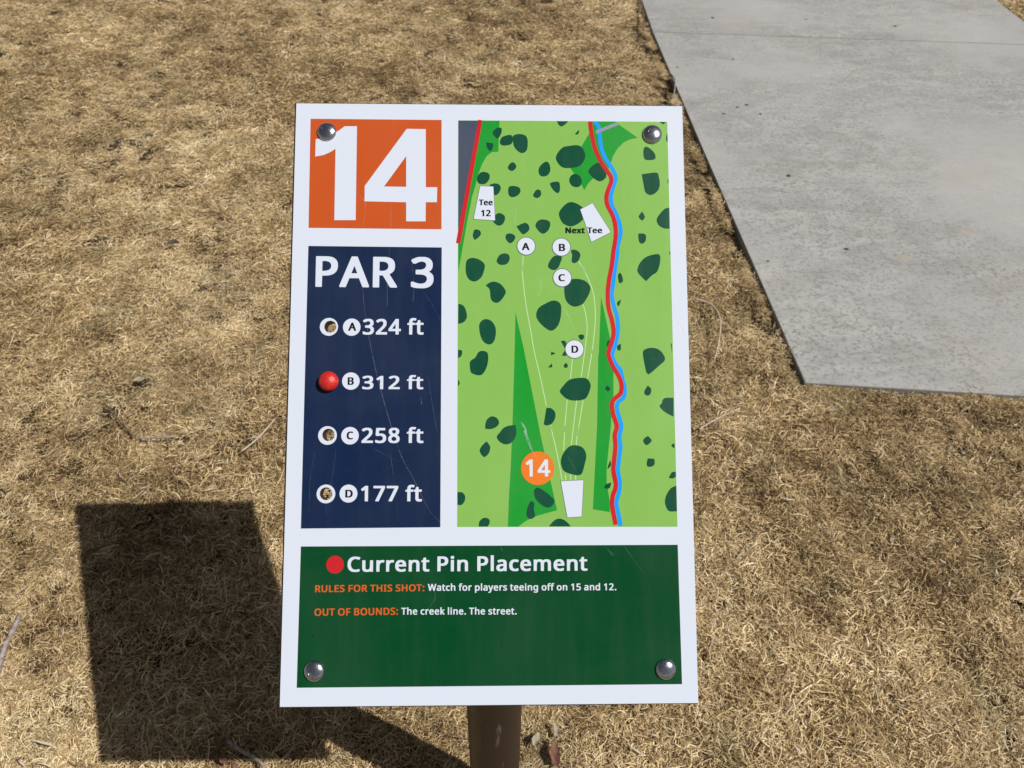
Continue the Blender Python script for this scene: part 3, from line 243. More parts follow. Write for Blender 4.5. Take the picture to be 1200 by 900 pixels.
k = N('old_concrete')
w = k.coord('World')
ws = k.coord('World', (1, 1.0, 1), (0, 0, .05))
base = k.mix(k.ramp(k.noise(2.2, 5, .55, w), [(.3, 0.0), (.7, 1.0)]), (.352, .345, .330), (.445, .436, .413))
base = k.mix(k.ramp(k.noise(16, 4, .6, w), [(.3, 0.0), (.7, .55)]), base, (.365, .365, .355))
pit_zone = k.ramp(k.noise(1.7, 3, .55, k.coord('World', (1, 1, 1), (0, 0, 0))), [(.40, .15), (.58, 1.0)])
pitv = k.coord('World', (110, 125, 60), (0, 0, .12))
pits = k.ramp(k.noise(1.0, 7, .72, pitv, .25), [(.525, 0.0), (.585, 1.0)])
pitf = k.math('MULTIPLY', pits, pit_zone)
base = k.mix(k.math('MULTIPLY', pitf, .75), base, (.135, .135, .13))
fine = k.noise(420, 4, .75, w)
base = k.mix(k.ramp(fine, [(.32, .42), (.68, 0.0)]), base, (.20, .20, .195))
base = k.mix(k.ramp(k.noise(260, 2, .6, w), [(.62, 0.0), (.78, .5)]), base, (.50, .50, .49))
base = k.mix(k.math('MULTIPLY', pit_zone, k.ramp(k.noise(9, 6, .7, k.coord('World', (1, 1.8, 1)), .5), [(.40, 0.0), (.62, .60)])), base, (.21, .21, .20))
base = k.mix(k.ramp(k.noise(3.4, 5, .6, w), [(.55, 0.0), (.75, .28)]), base, (.33, .30, .24))
broom = k.noise(1.0, 3, .6, k.coord('World', (14, 420, 14), (0, 0, .05)))
base = k.mix(k.ramp(broom, [(.35, .16), (.65, 0.0)]), base, (.22, .22, .215))
def blob_mask(x, y, rx, ry, rot=0.0, soft=.75):
    g = k.n('ShaderNodeNewGeometry').outputs['Position']
    mp = k.n('ShaderNodeMapping', {'Location': (x, y, 0), 'Rotation': (0, 0, rot), 'Scale': (rx, ry, 1)}, vector_type='TEXTURE')
    k.t.links.new(g, mp.inputs[0])
    sx = k.n('ShaderNodeSeparateXYZ', {0: mp.outputs[0]})
    d2 = k.math('ADD', k.math('MULTIPLY', sx.outputs[0], sx.outputs[0]), k.math('MULTIPLY', sx.outputs[1], sx.outputs[1]))
    wob = k.math('MULTIPLY_ADD', k.noise(30, 4, .6, g), 1.6, -.8)
    return k.ramp(k.math('ADD', k.math('SQRT', d2), wob), [(1 - soft, 1.0), (1.0, 0.0)])
for (x, y), rx, ry, rot, col, a in [(STAIN[0], .045, .012, .5, (.20, .15, .09), .55), (STAIN[1], .035, .02, -.2, (.33, .27, .17), .55),
                                    (STAIN[2], .09, .035, 0, (.36, .30, .21), .35), (STAIN[3], .05, .02, .1, (.33, .28, .2), .4),
                                    (STAIN[4], .10, .05, .1, (.33, .30, .24), .35)]:
    base = k.mix(k.math('MULTIPLY', blob_mask(x, y, rx, ry, rot), a), base, col)
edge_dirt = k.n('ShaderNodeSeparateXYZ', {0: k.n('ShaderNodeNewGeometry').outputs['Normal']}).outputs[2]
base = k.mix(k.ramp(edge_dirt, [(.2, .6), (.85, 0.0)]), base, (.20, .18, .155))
hgt = k.math('SUBTRACT', k.math('MULTIPLY', fine, .5), k.math('MULTIPLY', pitf, 1.0))
k.p(color=base, rough=.85, spec=.25, normal=k.bump(hgt, .45, .0012))
M['concrete'] = k.m

k = N('thatch_soil')
w = k.coord('World')
c = k.mix(k.ramp(k.noise(160, 5, .7, w), [(.35, 0.0), (.7, 1.0)]), (.034, .022, .013), (.115, .078, .042))
c = k.mix(k.ramp(k.noise(3, 4, .6, w), [(.35, 0.0), (.7, .5)]), c, (.11, .075, .04))
wc = k.n('ShaderNodeMapping', {'Location': (0, -2.2, 0)}); k.t.links.new(w, wc.inputs[0])
far = k.ramp(k.math('DIVIDE', k.n('ShaderNodeVectorMath', {0: wc.outputs[0]}, operation='LENGTH').outputs['Value'], 8.0), [(.38, 0.0), (.5, 1.0)])
c = k.mix(far, c, k.mix(k.noise(40, 6, .75, w), (.25, .175, .09), (.44, .33, .18)))
k.p(color=c, rough=.95, spec=.1, normal=k.bump(k.noise(220, 5, .7, w), 1.0, .01))
M['soil'] = k.m

def grass_mat(name, stops, browns=(.16, .085, .038), trans=.06):
    k = N(name)
    tone = k.n('ShaderNodeAttribute', attribute_name='tone')
    sp = k.n('ShaderNodeSeparateColor', {0: tone.outputs['Color']})
    oi = k.n('ShaderNodeObjectInfo').outputs['Random']
    f = k.math('ADD', k.math('MULTIPLY', sp.outputs[0], .80), k.math('MULTIPLY', oi, .20))
    w = k.coord('World')
    big = k.noise(1.6, 4, .6, w); mid = k.noise(9.0, 4, .6, w)
    shift = k.math('ADD', k.math('MULTIPLY_ADD', big, 1.0, -.49), k.math('MULTIPLY_ADD', mid, .9, -.43))
    f = k.math('ADD', f, shift, clamp=True)
    c = k.ramp(f, stops)
    # brown and grey-olive dead patches, as the turf has them
    br = k.ramp(k.noise(4.2, 4, .65, k.coord('World', (1, 1.5, 1), (0, 0, .4))), [(.48, 0.0), (.66, .50)])
    c = k.mix(k.math('MULTIPLY', br, sp.outputs[1]), c, browns)
    ol = k.ramp(k.noise(6.3, 3, .6, k.coord('World', (1.3, 1, 1), (0, 0, 1.1))), [(.52, 0.0), (.68, .60)])
    c = k.mix(k.math('MULTIPLY', ol, sp.outputs[2]), c, (.150, .148, .068))
    k.p(color=c, rough=.55, spec=.28)
    tl = k.n('ShaderNodeBsdfTranslucent', {0: c})
    mx = k.n('ShaderNodeMixShader', {0: trans})
    k.t.links.new(k.b.outputs[0], mx.inputs[1]); k.t.links.new(tl.outputs[0], mx.inputs[2])
    k.t.links.new(mx.outputs[0], k.out.inputs[0])
    return k.m
STRAW = [(0.0, (.062, .036, .016)), (.24, (.205, .130, .058)), (.48, (.45, .320, .152)), (.74, (.71, .54, .295)), (1.0, (.92, .78, .52))]
M['grass'] = grass_mat('dry_grass', STRAW)

def bark(name, a, b):
    k = N(name)
    v = k.coord('Object')
    k.p(color=k.mix(k.ramp(k.noise(120, 4, .6, v), [(.35, 0.0), (.65, 1.0)]), a, b), rough=.8, spec=.2, normal=k.bump(k.noise(400, 3, .6, v), .5, .001))
    return k.m
M['twig_grey'] = bark('grey_twig_bark', (.17, .12, .10), (.36, .31, .29))
M['twig_brown'] = bark('brown_twig_bark', (.07, .045, .03), (.20, .14, .10))
M['stem_pale'] = bark('pale_stem', (.36, .30, .22), (.52, .45, .35))
M['leaf_pale'] = bark('pale_leaf', (.20, .17, .12), (.38, .34, .26))
M['leaf_brown'] = bark('brown_leaf', (.10, .045, .03), (.21, .11, .075))
M['leaf_dark'] = bark('dark_leaf', (.03, .024, .022), (.10, .08, .07))
M['crumb'] = bark('dark_crumb', (.03, .025, .015), (.09, .07, .04))

# ------------------------------------------------------------------ ground
def ground_z(x, y):
    return (.0030 * np.sin(x * 9.1 + 1.2 * np.sin(y * 5.3)) * np.sin(y * 8.3 + .9)
            + .0022 * np.sin(x * 23 + y * 7.7 + 2.0) + .0020 * np.sin(y * 29 - x * 11 + .6)
            + .0015 * np.sin(x * 47 + 3 * np.sin(y * 17)) * np.sin(y * 53))
axis = np.concatenate([[-600, -200, -60, -20, -10, -6], np.arange(-4, 6.001, .04), [8, 12, 20, 60, 200, 600]])
gx, gy = np.meshgrid(axis, axis)
gz = np.where((np.abs(gx) < 4) & (gy > -4) & (gy < 6), ground_z(gx, gy), 0.0) - .005
nA = len(axis)
GV = np.stack([gx.ravel(), gy.ravel(), gz.ravel()], 1)
ii = (np.arange(nA - 1)[:, None] * nA + np.arange(nA - 1)[None, :]).ravel()
GF = np.stack([ii, ii + 1, ii + nA + 1, ii + nA], 1)
g = link('ground', mesh_of(GV.tolist(), GF.tolist(), True), M['soil'])
tag(g, 'dry soil and thatch under the straw coloured lawn', kind='structure')

# ------------------------------------------------------------------ concrete path: two slabs with a joint between them
A_, J0, E_, E2, J1, R0, R1 = [Vector(SLAB[q]) for q in ('a', 'j0', 'e', 'e2', 'j1', 'r0', 'r1')]
def isect(p, d, q, e):
    m_ = Matrix(((d.x, -e.x), (d.y, -e.y))); t_ = m_.inverted() @ (q - p); return p + d * t_.x
near_d = (E2 - E_).normalized(); joint_d = (J1 - J0).normalized()
right_d = Vector((0.004, 1.0)); left_d = (A_ - J0).normalized()
NR = isect(E_, near_d, R1, right_d); JR = isect(J0, joint_d, R1, right_d)
far_l = J0 + left_d * 2.03; FR = isect(far_l, joint_d, R1, right_d)
gap = .0028
def slab(pts):
    bm = bmesh.new(); z0, z1 = -.07, .025
    n_ = len(pts)
    lo = [bm.verts.new((p.x, p.y, z0)) for p in pts]; hi = [bm.verts.new((p.x, p.y, z1)) for p in pts]
    bm.faces.new(hi); bm.faces.new(lo[::-1])
    for i in range(n_): bm.faces.new((lo[i], lo[(i + 1) % n_], hi[(i + 1) % n_], hi[i]))
    te = [e for e in bm.edges if all(abs(v_.co.z - z1) < 1e-5 for v_ in e.verts)]
    bmesh.ops.bevel(bm, geom=te, offset=.0035, segments=3, profile=.6, affect='EDGES')
    me = bpy.data.meshes.new('mesh'); bm.to_mesh(me); bm.free(); return me
path = empty('concrete_path', (E_.x, E_.y, 0)); tag(path, 'pale grey concrete path crossing the dry lawn', kind='structure')
mid_l = E_ + (J0 - E_) * .5 + Vector((-.002, 0))
for pts in ([E_, NR, JR - Vector((0, gap)), J0 - Vector((0, gap)), mid_l], [J0 + Vector((0, gap)), JR + Vector((0, gap)), FR, far_l]):
    off = Vector((E_.x, E_.y))
    link('slab', slab([p - off for p in pts]), M['concrete'], path)

# ------------------------------------------------------------------ tee sign
BM = Matrix([r for r in BOARD_MAT] + [[0, 0, 0, 1]])
POST = (-.0138, .408)
sign = empty('tee_sign', (POST[0], POST[1], 0))
tag(sign, 'tilted rectangular tee sign on a round brown post, reading 14 and par 3', 'sign')
TO_BOARD = Matrix.Translation((-POST[0], -POST[1], 0)) @ BM

def on_board(name, me, mat, parent=None):
    o = link(name, me, mat, parent or sign)
    if parent is None: o.matrix_local = TO_BOARD
    return o

def circle(cx, cy, r, n_=40, sq=1.0):
    return [(cx + r * math.cos(2 * math.pi * i / n_), cy + r * sq * math.sin(2 * math.pi * i / n_)) for i in range(n_)]
def area(P): return sum(P[i][0] * P[(i + 1) % len(P)][1] - P[(i + 1) % len(P)][0] * P[i][1] for i in range(len(P))) / 2
def inside(p, P):
    c_ = False
    for i in range(len(P)):
        a, b = P[i], P[i - 1]
        if (a[1] > p[1]) != (b[1] > p[1]) and p[0] < (b[0] - a[0]) * (p[1] - a[1]) / (b[1] - a[1]) + a[0]: c_ = not c_
    return c_
def fill(loops, z, V, F):
    """triangulate outlines (mm) with their holes at height z (mm) into V (m), F"""
    outs = [l for l in loops if sum(inside(l[0], m_) for m_ in loops if m_ is not l) % 2 == 0]
    hol = [l for l in loops if l not in outs]
    for o_ in outs:
        grp = [o_] + [h_ for h_ in hol if inside(h_[0], o_)]
        b0 = len(V); flatp = [p for l in grp for p in l]
        V += [(p[0] / 1000, p[1] / 1000, z / 1000) for p in flatp]
        for t_ in tessellate_polygon([[Vector((p[0], p[1], 0)) for p in l] for l in grp]):
            a, b, c_ = [flatp[q] for q in t_]
            cr_ = (b[0] - a[0]) * (c_[1] - a[1]) - (b[1] - a[1]) * (c_[0] - a[0])
            if abs(cr_) < 1e-9: continue
            F.append([b0 + q for q in (t_ if cr_ > 0 else (t_[0], t_[2], t_[1]))])
def flat(name, loops, z, mat, parent):
    V, F = [], []; fill(loops, z, V, F)
    return on_board(name, mesh_of(V, F), mat, parent)
def plate(loops, z0, z1):
    V, F = [], []
    fill(loops, z1, V, F); nf = len(F); nv = len(V)
    V2, F2 = [], []; fill(loops, z0, V2, F2)
    V += V2; F += [[i_ + nv for i_ in f_][::-1] for f_ in F2]
    for l in loops:
        b = len(V); n_ = len(l)
        V += [(p[0] / 1000, p[1] / 1000, z0 / 1000) for p in l] + [(p[0] / 1000, p[1] / 1000, z1 / 1000) for p in l]
        for i in range(n_):
            j = (i + 1) % n_; F.append((b + i, b + j, b + n_ + j, b + n_ + i))
    me = mesh_of(V, F)
    bm = bmesh.new(); bm.from_mesh(me); bmesh.ops.remove_doubles(bm, verts=bm.verts, dist=1e-6)
    bmesh.ops.recalc_face_normals(bm, faces=bm.faces); bm.to_mesh(me); bm.free(); return me
def crs(P, n_=5, closed=True):
    out = []; L = len(P)
    for i in range(L if closed else L - 1):
        p0, p1, p2, p3 = [P[(i + q) % L] if closed else P[min(max(i + q, 0), L - 1)] for q in (-1, 0, 1, 2)]
        if p1 == p2: continue
        if p0 == p1: p0 = p1
        for s_ in range(n_):
            t_ = s_ / n_
            out.append(tuple(.5 * ((2 * p1[a]) + (-p0[a] + p2[a]) * t_ + (2 * p0[a] - 5 * p1[a] + 4 * p2[a] - p3[a]) * t_ ** 2
                                   + (-p0[a] + 3 * p1[a] - 3 * p2[a] + p3[a]) * t_ ** 3) for a in (0, 1)))
    if not closed: out.append(tuple(P[-1]))
    return out
def clip(P, x0, x1, y0, y1): return [(min(max(p[0], x0), x1), min(max(p[1], y0), y1)) for p in P]
def ribbon(name, pts, w_, z, mat, parent, taper=False, lim=None):
    P = [Vector(p) for p in crs([tuple(p) for p in pts], 6, False)] if len(pts) > 2 else [Vector(p) for p in pts]
    V, F = [], []
    for i, p in enumerate(P):
        d = (P[min(i + 1, len(P) - 1)] - P[max(i - 1, 0)]); d = d.normalized() if d.length else Vector((0, 1))
        nn = Vector((-d.y, d.x)) * w_ / 2
        if taper: nn = nn * random.uniform(.55, 1.35) * max(.12, math.sin(math.pi * min(1, (i + .3) / len(P))) ** .5)
        for s_ in (1, -1):
            q = p + nn * s_
            if lim: q.y = min(max(q.y, lim[0]), lim[1])
            V.append((q.x / 1000, q.y / 1000, z / 1000))
        if i: F.append((2 * i - 2, 2 * i - 1, 2 * i + 1, 2 * i))
    return on_board(name, mesh_of(V, F), mat, parent)
def write(s_, x0, y0, x1, y1, cap, z, mat, parent, name='lettering', offs=None):
    """set a line of bold lettering so that it fills x0..x1 with capitals of the given height"""
    K = 597.0
    xs = [p[0] for l in GLYPHS[s_[0]][1] for p in l]; left = min(xs)
    pen = 0; places = []
    for ch in s_: places.append(pen); pen += GLYPHS[ch][0]
    xr = max(p[0] for l in GLYPHS[s_[-1]][1] for p in l) + places[-1]
    sx = (x1 - x0) / (xr - left); sy = cap / K; sl_ = (y1 - y0) / (x1 - x0)
    V, F = [], []
    for ch, px, ox in [(c_, p_, o_) for o_ in (offs or (0,)) for c_, p_ in zip(s_, places)]:
        loops = [[(x0 + ox + (p[0] + px - left) * sx, y0 + (p[1] + 12) * sy + (p[0] + px - left) * sx * sl_) for p in l] for l in GLYPHS[ch][1]]
        if loops: fill(loops, z + ox * .08, V, F)
    return on_board(name, mesh_of(V, F), mat, parent)

board_out = [(-152.4, -228.6), (152.4, -228.6), (152.4, 228.6), (-152.4, 228.6)]
hole_loops = [circle(*h_) for h_ in HOLES]
on_board('face_board', plate([board_out] + hole_loops, -1.3, 0), M['white'])
back_out = [(-153.8, -229.5), (152.2, -229.5), (152.2, 229.6), (-153.8, 229.6)]
on_board('backing_plate', plate([back_out] + hole_loops, -13.5, -1.35), M['brown'])
on_board('mounting_plate', plate([[(-60, -105), (60, -105), (60, 15), (-60, 15)]], -18.5, -13.6), M['brown'])

# post: round pipe cut to the tilt of the board
Nw = Vector((BM[0][2], BM[1][2], BM[2][2])); Tc = Vector((BM[0][3], BM[1][3], BM[2][3]))
cc = Tc.dot(Nw) - .0186
V, F = [], []; ns = 64; rp = .0302
zs = [-.3, 0.0, .15, .3, .45, None]
for z in zs:
    for i in range(ns):
        a = 2 * math.pi * i / ns; x, y = rp * math.cos(a), rp * math.sin(a)
        zz_ = z if z is not None else (cc - (x + POST[0]) * Nw.x - (y + POST[1]) * Nw.y) / Nw.z
        V.append((x, y, zz_))
for r in range(len(zs) - 1):
    for i in range(ns):
        j = (i + 1) % ns; F.append((r * ns + i, r * ns + j, (r + 1) * ns + j, (r + 1) * ns + i))
link('post', mesh_of(V, F, True), M['brown'], sign)

# printed panels
def panel(name, key, mat, holes=()):
    return flat(name, [[tuple(p) for p in key]] + list(holes), .05, mat, None)
number_panel = panel('number_panel', ORANGE, M['orange'])
flat('digit', [[tuple(p) for p in ONE]], .12, M['white_ink'], number_panel)
flat('digit', [[tuple(p) for p in l] for l in FOUR], .12, M['white_ink'], number_panel)
distance_panel = panel('distance_panel', NAVY, M['navy'], [circle(*r_) for r_ in RINGS])
map_panel = panel('map_panel', MAP, M['lime'])
rules_panel = panel('rules_panel', RULES, M['deep_green'])
PAN = dict(distance_panel=distance_panel, map_panel=map_panel, rules_panel=rules_panel)
mxs = [p[0] for p in MAP]; mys = [p[1] for p in MAP]
LIM = (min(mxs) + .1, max(mxs) - .05, (MAP[2][1] + MAP[3][1]) / 2, (MAP[0][1] + MAP[1][1]) / 2)
MX0, MX1, MY0, MY1 = MAP[0][0], MAP[1][0], LIM[2] + .1, LIM[3] - .1
for gshape in GREENS: flat('rough_ground_area', [clip(gshape, MX0, MX1 + 1, MY0, MY1)], .09, M['mid_green'], map_panel)
flat('street_area', [[tuple(p) for p in STREET]], .10, M['street'], map_panel)
for l in LINES: ribbon('throw_line', l, .62, .11, M['line_ink'], map_panel)
for b in BLOBS: flat('tree_symbol', [clip(crs(b, 5), MX0, MX1 + .6, MY0, MY1)], .13, M['tree_ink'], map_panel)
ribbon('creek_line', BLUE, 3.1, .16, M['blue'], map_panel, lim=(MY0, MY1))
flat('bridge_bar', [[tuple(p) for p in GRAY_BAR]], .18, M['gray'], map_panel)
ribbon('boundary_line', RED, 3.35, .20, M['red'], map_panel, lim=(MY0, MY1))
flat('boundary_line', [[tuple(p) for p in RED_BAR]], .20, M['red'], map_panel)
def grow(P, d):
    cx = sum(p[0] for p in P) / len(P); cy = sum(p[1] for p in P) / len(P); out = []
    n_ = len(P)
    for i in range(n_):
        a, b, c_ = Vector(P[i - 1]), Vector(P[i]), Vector(P[(i + 1) % n_])
        e1 = (b - a).normalized(); e2 = (c_ - b).normalized()
        n1 = Vector((e1.y, -e1.x)); n2 = Vector((e2.y, -e2.x))
        if area(P) < 0: n1, n2 = -n1, -n2
        m_ = (n1 + n2).normalized(); out.append(tuple(b + m_ * d / max(.4, m_.dot(n1))))
    return out
for t_ in TEES:
    t_ = [tuple(p) for p in t_]
    flat('tee_outline', [grow(t_, .28)], .22, M['street'], map_panel); flat('tee_box', [t_], .25, M['white_ink'], map_panel)
for cx, cy, r in PINS:
    flat('pin_outline', [circle(cx, cy, r + .2)], .27, M['street'], map_panel); flat('pin_marker', [circle(cx, cy, r - .25)], .30, M['white_ink'], map_panel)
flat('hole_marker', [circle(*DISC_ORANGE, 56)], .27, M['disc_orange'], map_panel)
for d_ in DISC_WHITE: flat('letter_disc', [circle(*d_)], .12, M['white_ink'], distance_panel)
flat('red_dot', [circle(*DISC_RED)], .12, M['red'], rules_panel)
INK = dict(white=M['white_ink'], black=M['black_ink'], orange=M['orange_text'])
for s_, pn, col, a, b, cap in TEXTS:
    z = .36 if pn == 'map_panel' else .19
    write(s_, a[0], a[1], b[0], b[1], cap, z, INK[col], PAN[pn], offs=(-.14, 0, .14) if col == 'black' else None)
smat = {}
for pts, wd, al in SCRATCHES:
    if al not in smat: smat[al] = scratch_mat(al * .68)
    ribbon('scratch', pts, wd, .42, smat[al], None, taper=True)
flat('nick', [[(NICK[0] - 1.1, NICK[1] + .4), (NICK[0] - .3, NICK[1] - .1), (NICK[0] + .2, NICK[1] - .5), (NICK[0] + .9, NICK[1] + .8), (NICK[0] + .2, NICK[1] + .25)]], .42, M['black_ink'], None)

# carriage bolts
def dome(r, h_, rings=10, segs=40, z0=0.0, lip=.5):
    V, F = [], []
    prof = [(r, z0), (r, z0 + lip)] + [(r * math.cos(t_), z0 + lip + (h_ - lip) * math.sin(t_)) for t_ in np.linspace(.12, math.pi / 2, rings)[:-1]]
    for pr, pz in prof:
        for i in range(segs): a = 2 * math.pi * i / segs; V.append((pr * math.cos(a), pr * math.sin(a), pz))
    V.append((0, 0, z0 + h_)); top = len(V) - 1
    for q in range(len(prof) - 1):
        for i in range(segs): j = (i + 1) % segs; F.append((q * segs + i, q * segs + j, (q + 1) * segs + j, (q + 1) * segs + i))
    b = (len(prof) - 1) * segs
    for i in range(segs): F.append((b + i, b + (i + 1) % segs, top))
    return V, F
for bi, (cx, cy, r) in enumerate(BOLTS):
    V, F = dome(r, 3.9, z0=.05)
    V = [(x / 1000, y / 1000, z / 1000) for x, y, z in V]
    o = link('carriage_bolt', mesh_of(V, F, True), M['galv'], sign)
    o.matrix_local = TO_BOARD @ Matrix.Translation((cx / 1000, cy / 1000, 0)) @ Matrix.Rotation(random.uniform(-.4, .4), 4, 'Z')
    # raised grade marks cast into the head
    V, F = [], []
    n_m = 5 + bi % 2
    for q in range(n_m):
        a = math.radians(60 + q * 26 + bi * 31); rr = r * .60
        lx, ly = rr * math.cos(a), rr * math.sin(a); h0 = 3.75 * math.sqrt(max(0, 1 - (rr / r) ** 2)) + .55
        ca, sa = math.cos(a), math.sin(a); hl, hw = (1.15, .34) if q % 2 else (.7, .6)
        b = len(V)
        for (u, w_) in ((-hl, -hw), (hl, -hw), (hl, hw), (-hl, hw)):
            V.append((lx + u * ca - w_ * sa, ly + u * sa + w_ * ca, h0 - .9 - u * .5)); 
        for (u, w_) in ((-hl * .8, -hw * .7), (hl * .8, -hw * .7), (hl * .8, hw * .7), (-hl * .8, hw * .7)):
            V.append((lx + u * ca - w_ * sa, ly + u * sa + w_ * ca, h0 + .28 - u * .55))
        F += [(b + 4, b + 5, b + 6, b + 7)] + [(b + i, b + (i + 1) % 4, b + 4 + (i + 1) % 4, b + 4 + i) for i in range(4)]
    link('grade_mark', mesh_of([(x / 1000, y / 1000, z / 1000) for x, y, z in V], F), M['galv'], o)

# the red marker plug pushed into hole B: a ball head on a short stem
cx, cy, r = PLUG
V, F = [], []
prof = [(0.01, -9)] + [(3.6, -9), (4.3, -8.5), (4.3, .3)] + [(r * math.cos(t_), 2.9 + r * .74 * math.sin(t_)) for t_ in np.linspace(-.48, math.pi / 2 - .05, 13)] + [(0.01, 2.9 + r * .74)]
sg = 40
for pr, pz in prof:
    for i in range(sg): a = 2 * math.pi * i / sg; V.append((pr * math.cos(a) / 1000, pr * math.sin(a) / 1000, pz / 1000))
for q in range(len(prof) - 1):
    for i in range(sg): j = (i + 1) % sg; F.append((q * sg + i, q * sg + j, (q + 1) * sg + j, (q + 1) * sg + i))
o = link('marker_plug', mesh_of(V, F, True), M['red_rubber'])
o.matrix_world = BM @ Matrix.Translation((cx / 1000, cy / 1000, 0))
tag(o, 'round red marker plug pushed into the sign hole beside 312 ft', 'plug')

# ------------------------------------------------------------------ dry turf
def blades(n_, radius, lmin, lmax, w0, w1, up=(15, 65), seed=0, curl=1.6, spread=1.0, segs=4):
    """one tuft of curled dry blades as arrays: verts, quads, tone"""
    r_ = np.random.default_rng(seed)
    a0 = r_.uniform(0, 2 * np.pi, n_); rad = radius * np.sqrt(r_.uniform(0, 1, n_))
    x = rad * np.cos(a0); y = rad * np.sin(a0); z = r_.uniform(-.003, .004, n_)
    az = a0 * 0 + r_.uniform(0, 2 * np.pi, n_)
    L = lmin + (lmax - lmin) * r_.beta(1.6, 2.6, n_); W = r_.uniform(w0, w1, n_)
    p0 = np.radians(r_.uniform(*up, n_)); p1 = np.radians(r_.uniform(-45, 5, n_))
    turn = r_.normal(0, curl, n_); roll = r_.uniform(-1.0, 1.0, n_)
    P = np.stack([x, y, z], 1); pts = [P.copy()]; dirs = []
    for s_ in range(segs):
        t_ = (s_ + .5) / segs; pt = p0 + (p1 - p0) * t_; aa = az + turn * t_
        d = np.stack([np.cos(pt) * np.cos(aa), np.cos(pt) * np.sin(aa), np.sin(pt)], 1)
        dirs.append(d); P = P + d * (L / segs)[:, None]; P[:, 2] = np.maximum(P[:, 2], -.004); pts.append(P.copy())
    V = []; 
    for s_ in range(segs + 1):
        d = dirs[min(s_, segs - 1)]
        side = np.cross(d, [0, 0, 1.0]); side /= np.linalg.norm(side, axis=1)[:, None] + 1e-9
        upv = np.cross(side, d)
        sd = side * np.cos(roll)[:, None] + upv * np.sin(roll)[:, None]
        wd = W * (.75, 1.0, .95, .75, .18)[min(4, int(round(s_ * 4 / segs)))] / 2
        V += [pts[s_] + sd * wd[:, None], pts[s_] - sd * wd[:, None]]
    V = np.stack(V, 1)                                     # n, 2(segs+1), 3
    k_ = 2 * (segs + 1)
    F = []
    for s_ in range(segs):
        F.append(np.stack([np.arange(n_) * k_ + 2 * s_ + q for q in (0, 1, 3, 2)], 1))
    tone = np.repeat(np.stack([r_.beta(1.35, 1.25, n_), r_.uniform(0, 1, n_), r_.uniform(0, 1, n_), np.ones(n_)], 1), k_, 0)
    return V.reshape(-1, 3), np.concatenate(F), tone
def tuft_mesh(parts):
    Vs, Fs, Ts, b = [], [], [], 0
    for V, F, T_ in parts: Vs.append(V); Fs.append(F + b); Ts.append(T_); b += len(V)
    V = np.concatenate(Vs); F = np.concatenate(Fs); T_ = np.concatenate(Ts)
    me = bpy.data.meshes.new('mesh')
    me.vertices.add(len(V)); me.vertices.foreach_set('co', V.astype(np.float32).ravel())
    me.loops.add(F.size); me.loops.foreach_set('vertex_index', F.astype(np.int32).ravel())
    me.polygons.add(len(F)); me.polygons.foreach_set('loop_start', np.arange(0, F.size, 4, dtype=np.int32))
    me.update(calc_edges=True); me.validate()
    at = me.color_attributes.new('tone', 'FLOAT_COLOR', 'POINT'); at.data.foreach_set('color', T_.astype(np.float32).ravel())
    me.materials.append(M['grass']); return me
TUFTS = bpy.data.collections.new('turf_pieces')            # source tufts; not linked to the scene
for q in range(14):
    lush = q % 3
    me = tuft_mesh([blades(46, .027, .009, .024, .00065, .00145, (5, 60), 100 + q, .8),
                    blades(40, .030, .007, .021, .00065, .0014, (-5, 25), 200 + q, 1.2),
                    blades(3 + lush, .022, .024, .048, .0009, .0016, (12, 50), 300 + q, 1.0)])
    o = bpy.data.objects.new('grass_tuft', me); TUFTS.objects.link(o)

slab_poly = [(E_.x, E_.y), (NR.x, NR.y), (FR.x, FR.y), (far_l.x, far_l.y), (J0.x, J0.y)]
def edge_dist(x, y):
    """signed distance to the slab outline, negative inside"""
    d = np.full(x.shape, 1e9); ins = np.zeros(x.shape, bool)
    for i in range(len(slab_poly)):
        ax_, ay_ = slab_poly[i - 1]; bx_, by_ = slab_poly[i]
        ex, ey = bx_ - ax_, by_ - ay_; t_ = np.clip(((x - ax_) * ex + (y - ay_) * ey) / (ex * ex + ey * ey), 0, 1)
        d = np.minimum(d, np.hypot(x - ax_ - t_ * ex, y - ay_ - t_ * ey))
        cr_ = ((ay_ > y) != (by_ > y)); xi = (bx_ - ax_) * (y - ay_) / (by_ - ay_ + 1e-12) + ax_; ins ^= cr_ & (x < xi)
    return np.where(ins, -d, d)
def scatter(y0, y1, dens, extra):
    hw = .636 * (max(y1, 0) * .734 + .777) + extra
    n_ = int(dens * (y1 - y0) * 2 * hw)
    x = rng.uniform(-hw, hw, n_); y = rng.uniform(y0, y1, n_)
    ok = np.abs(x) < .636 * (np.maximum(y, 0) * .734 + .777) + extra
    return x[ok], y[ok]
X, Y, S = [], [], []
for y0, y1, dens, ex, sc_ in ((-.9, .6, 3700, 1.1, .95), (.6, 1.5, 3400, 1.2, .95), (1.5, 2.4, 2600, 1.2, 1.0), (2.4, 3.6, 1900, 1.2, 1.1), (3.6, 5.8, 1050, 1.2, 1.3)):
    x, y = scatter(y0, y1, dens, ex); X.append(x); Y.append(y); S.append(np.full(len(x), sc_))
X = np.concatenate(X); Y = np.concatenate(Y); S = np.concatenate(S)
n_main = len(X)
S = S * rng.uniform(.75, 1.2, len(X)) * (1 + .22 * np.sin(X * 7.3 + 2 * np.sin(Y * 4.1)) * np.sin(Y * 6.1 + 1.3))
ed = edge_dist(X, Y)
near_side = (Y < E_.y + .02) & (X > E_.x - .02)
keep = ed > np.where(near_side, .004, .009 + .005 * np.sin(Y * 23) + .004 * np.sin(Y * 61))
keep &= np.hypot(X - POST[0], Y - POST[1]) > .03
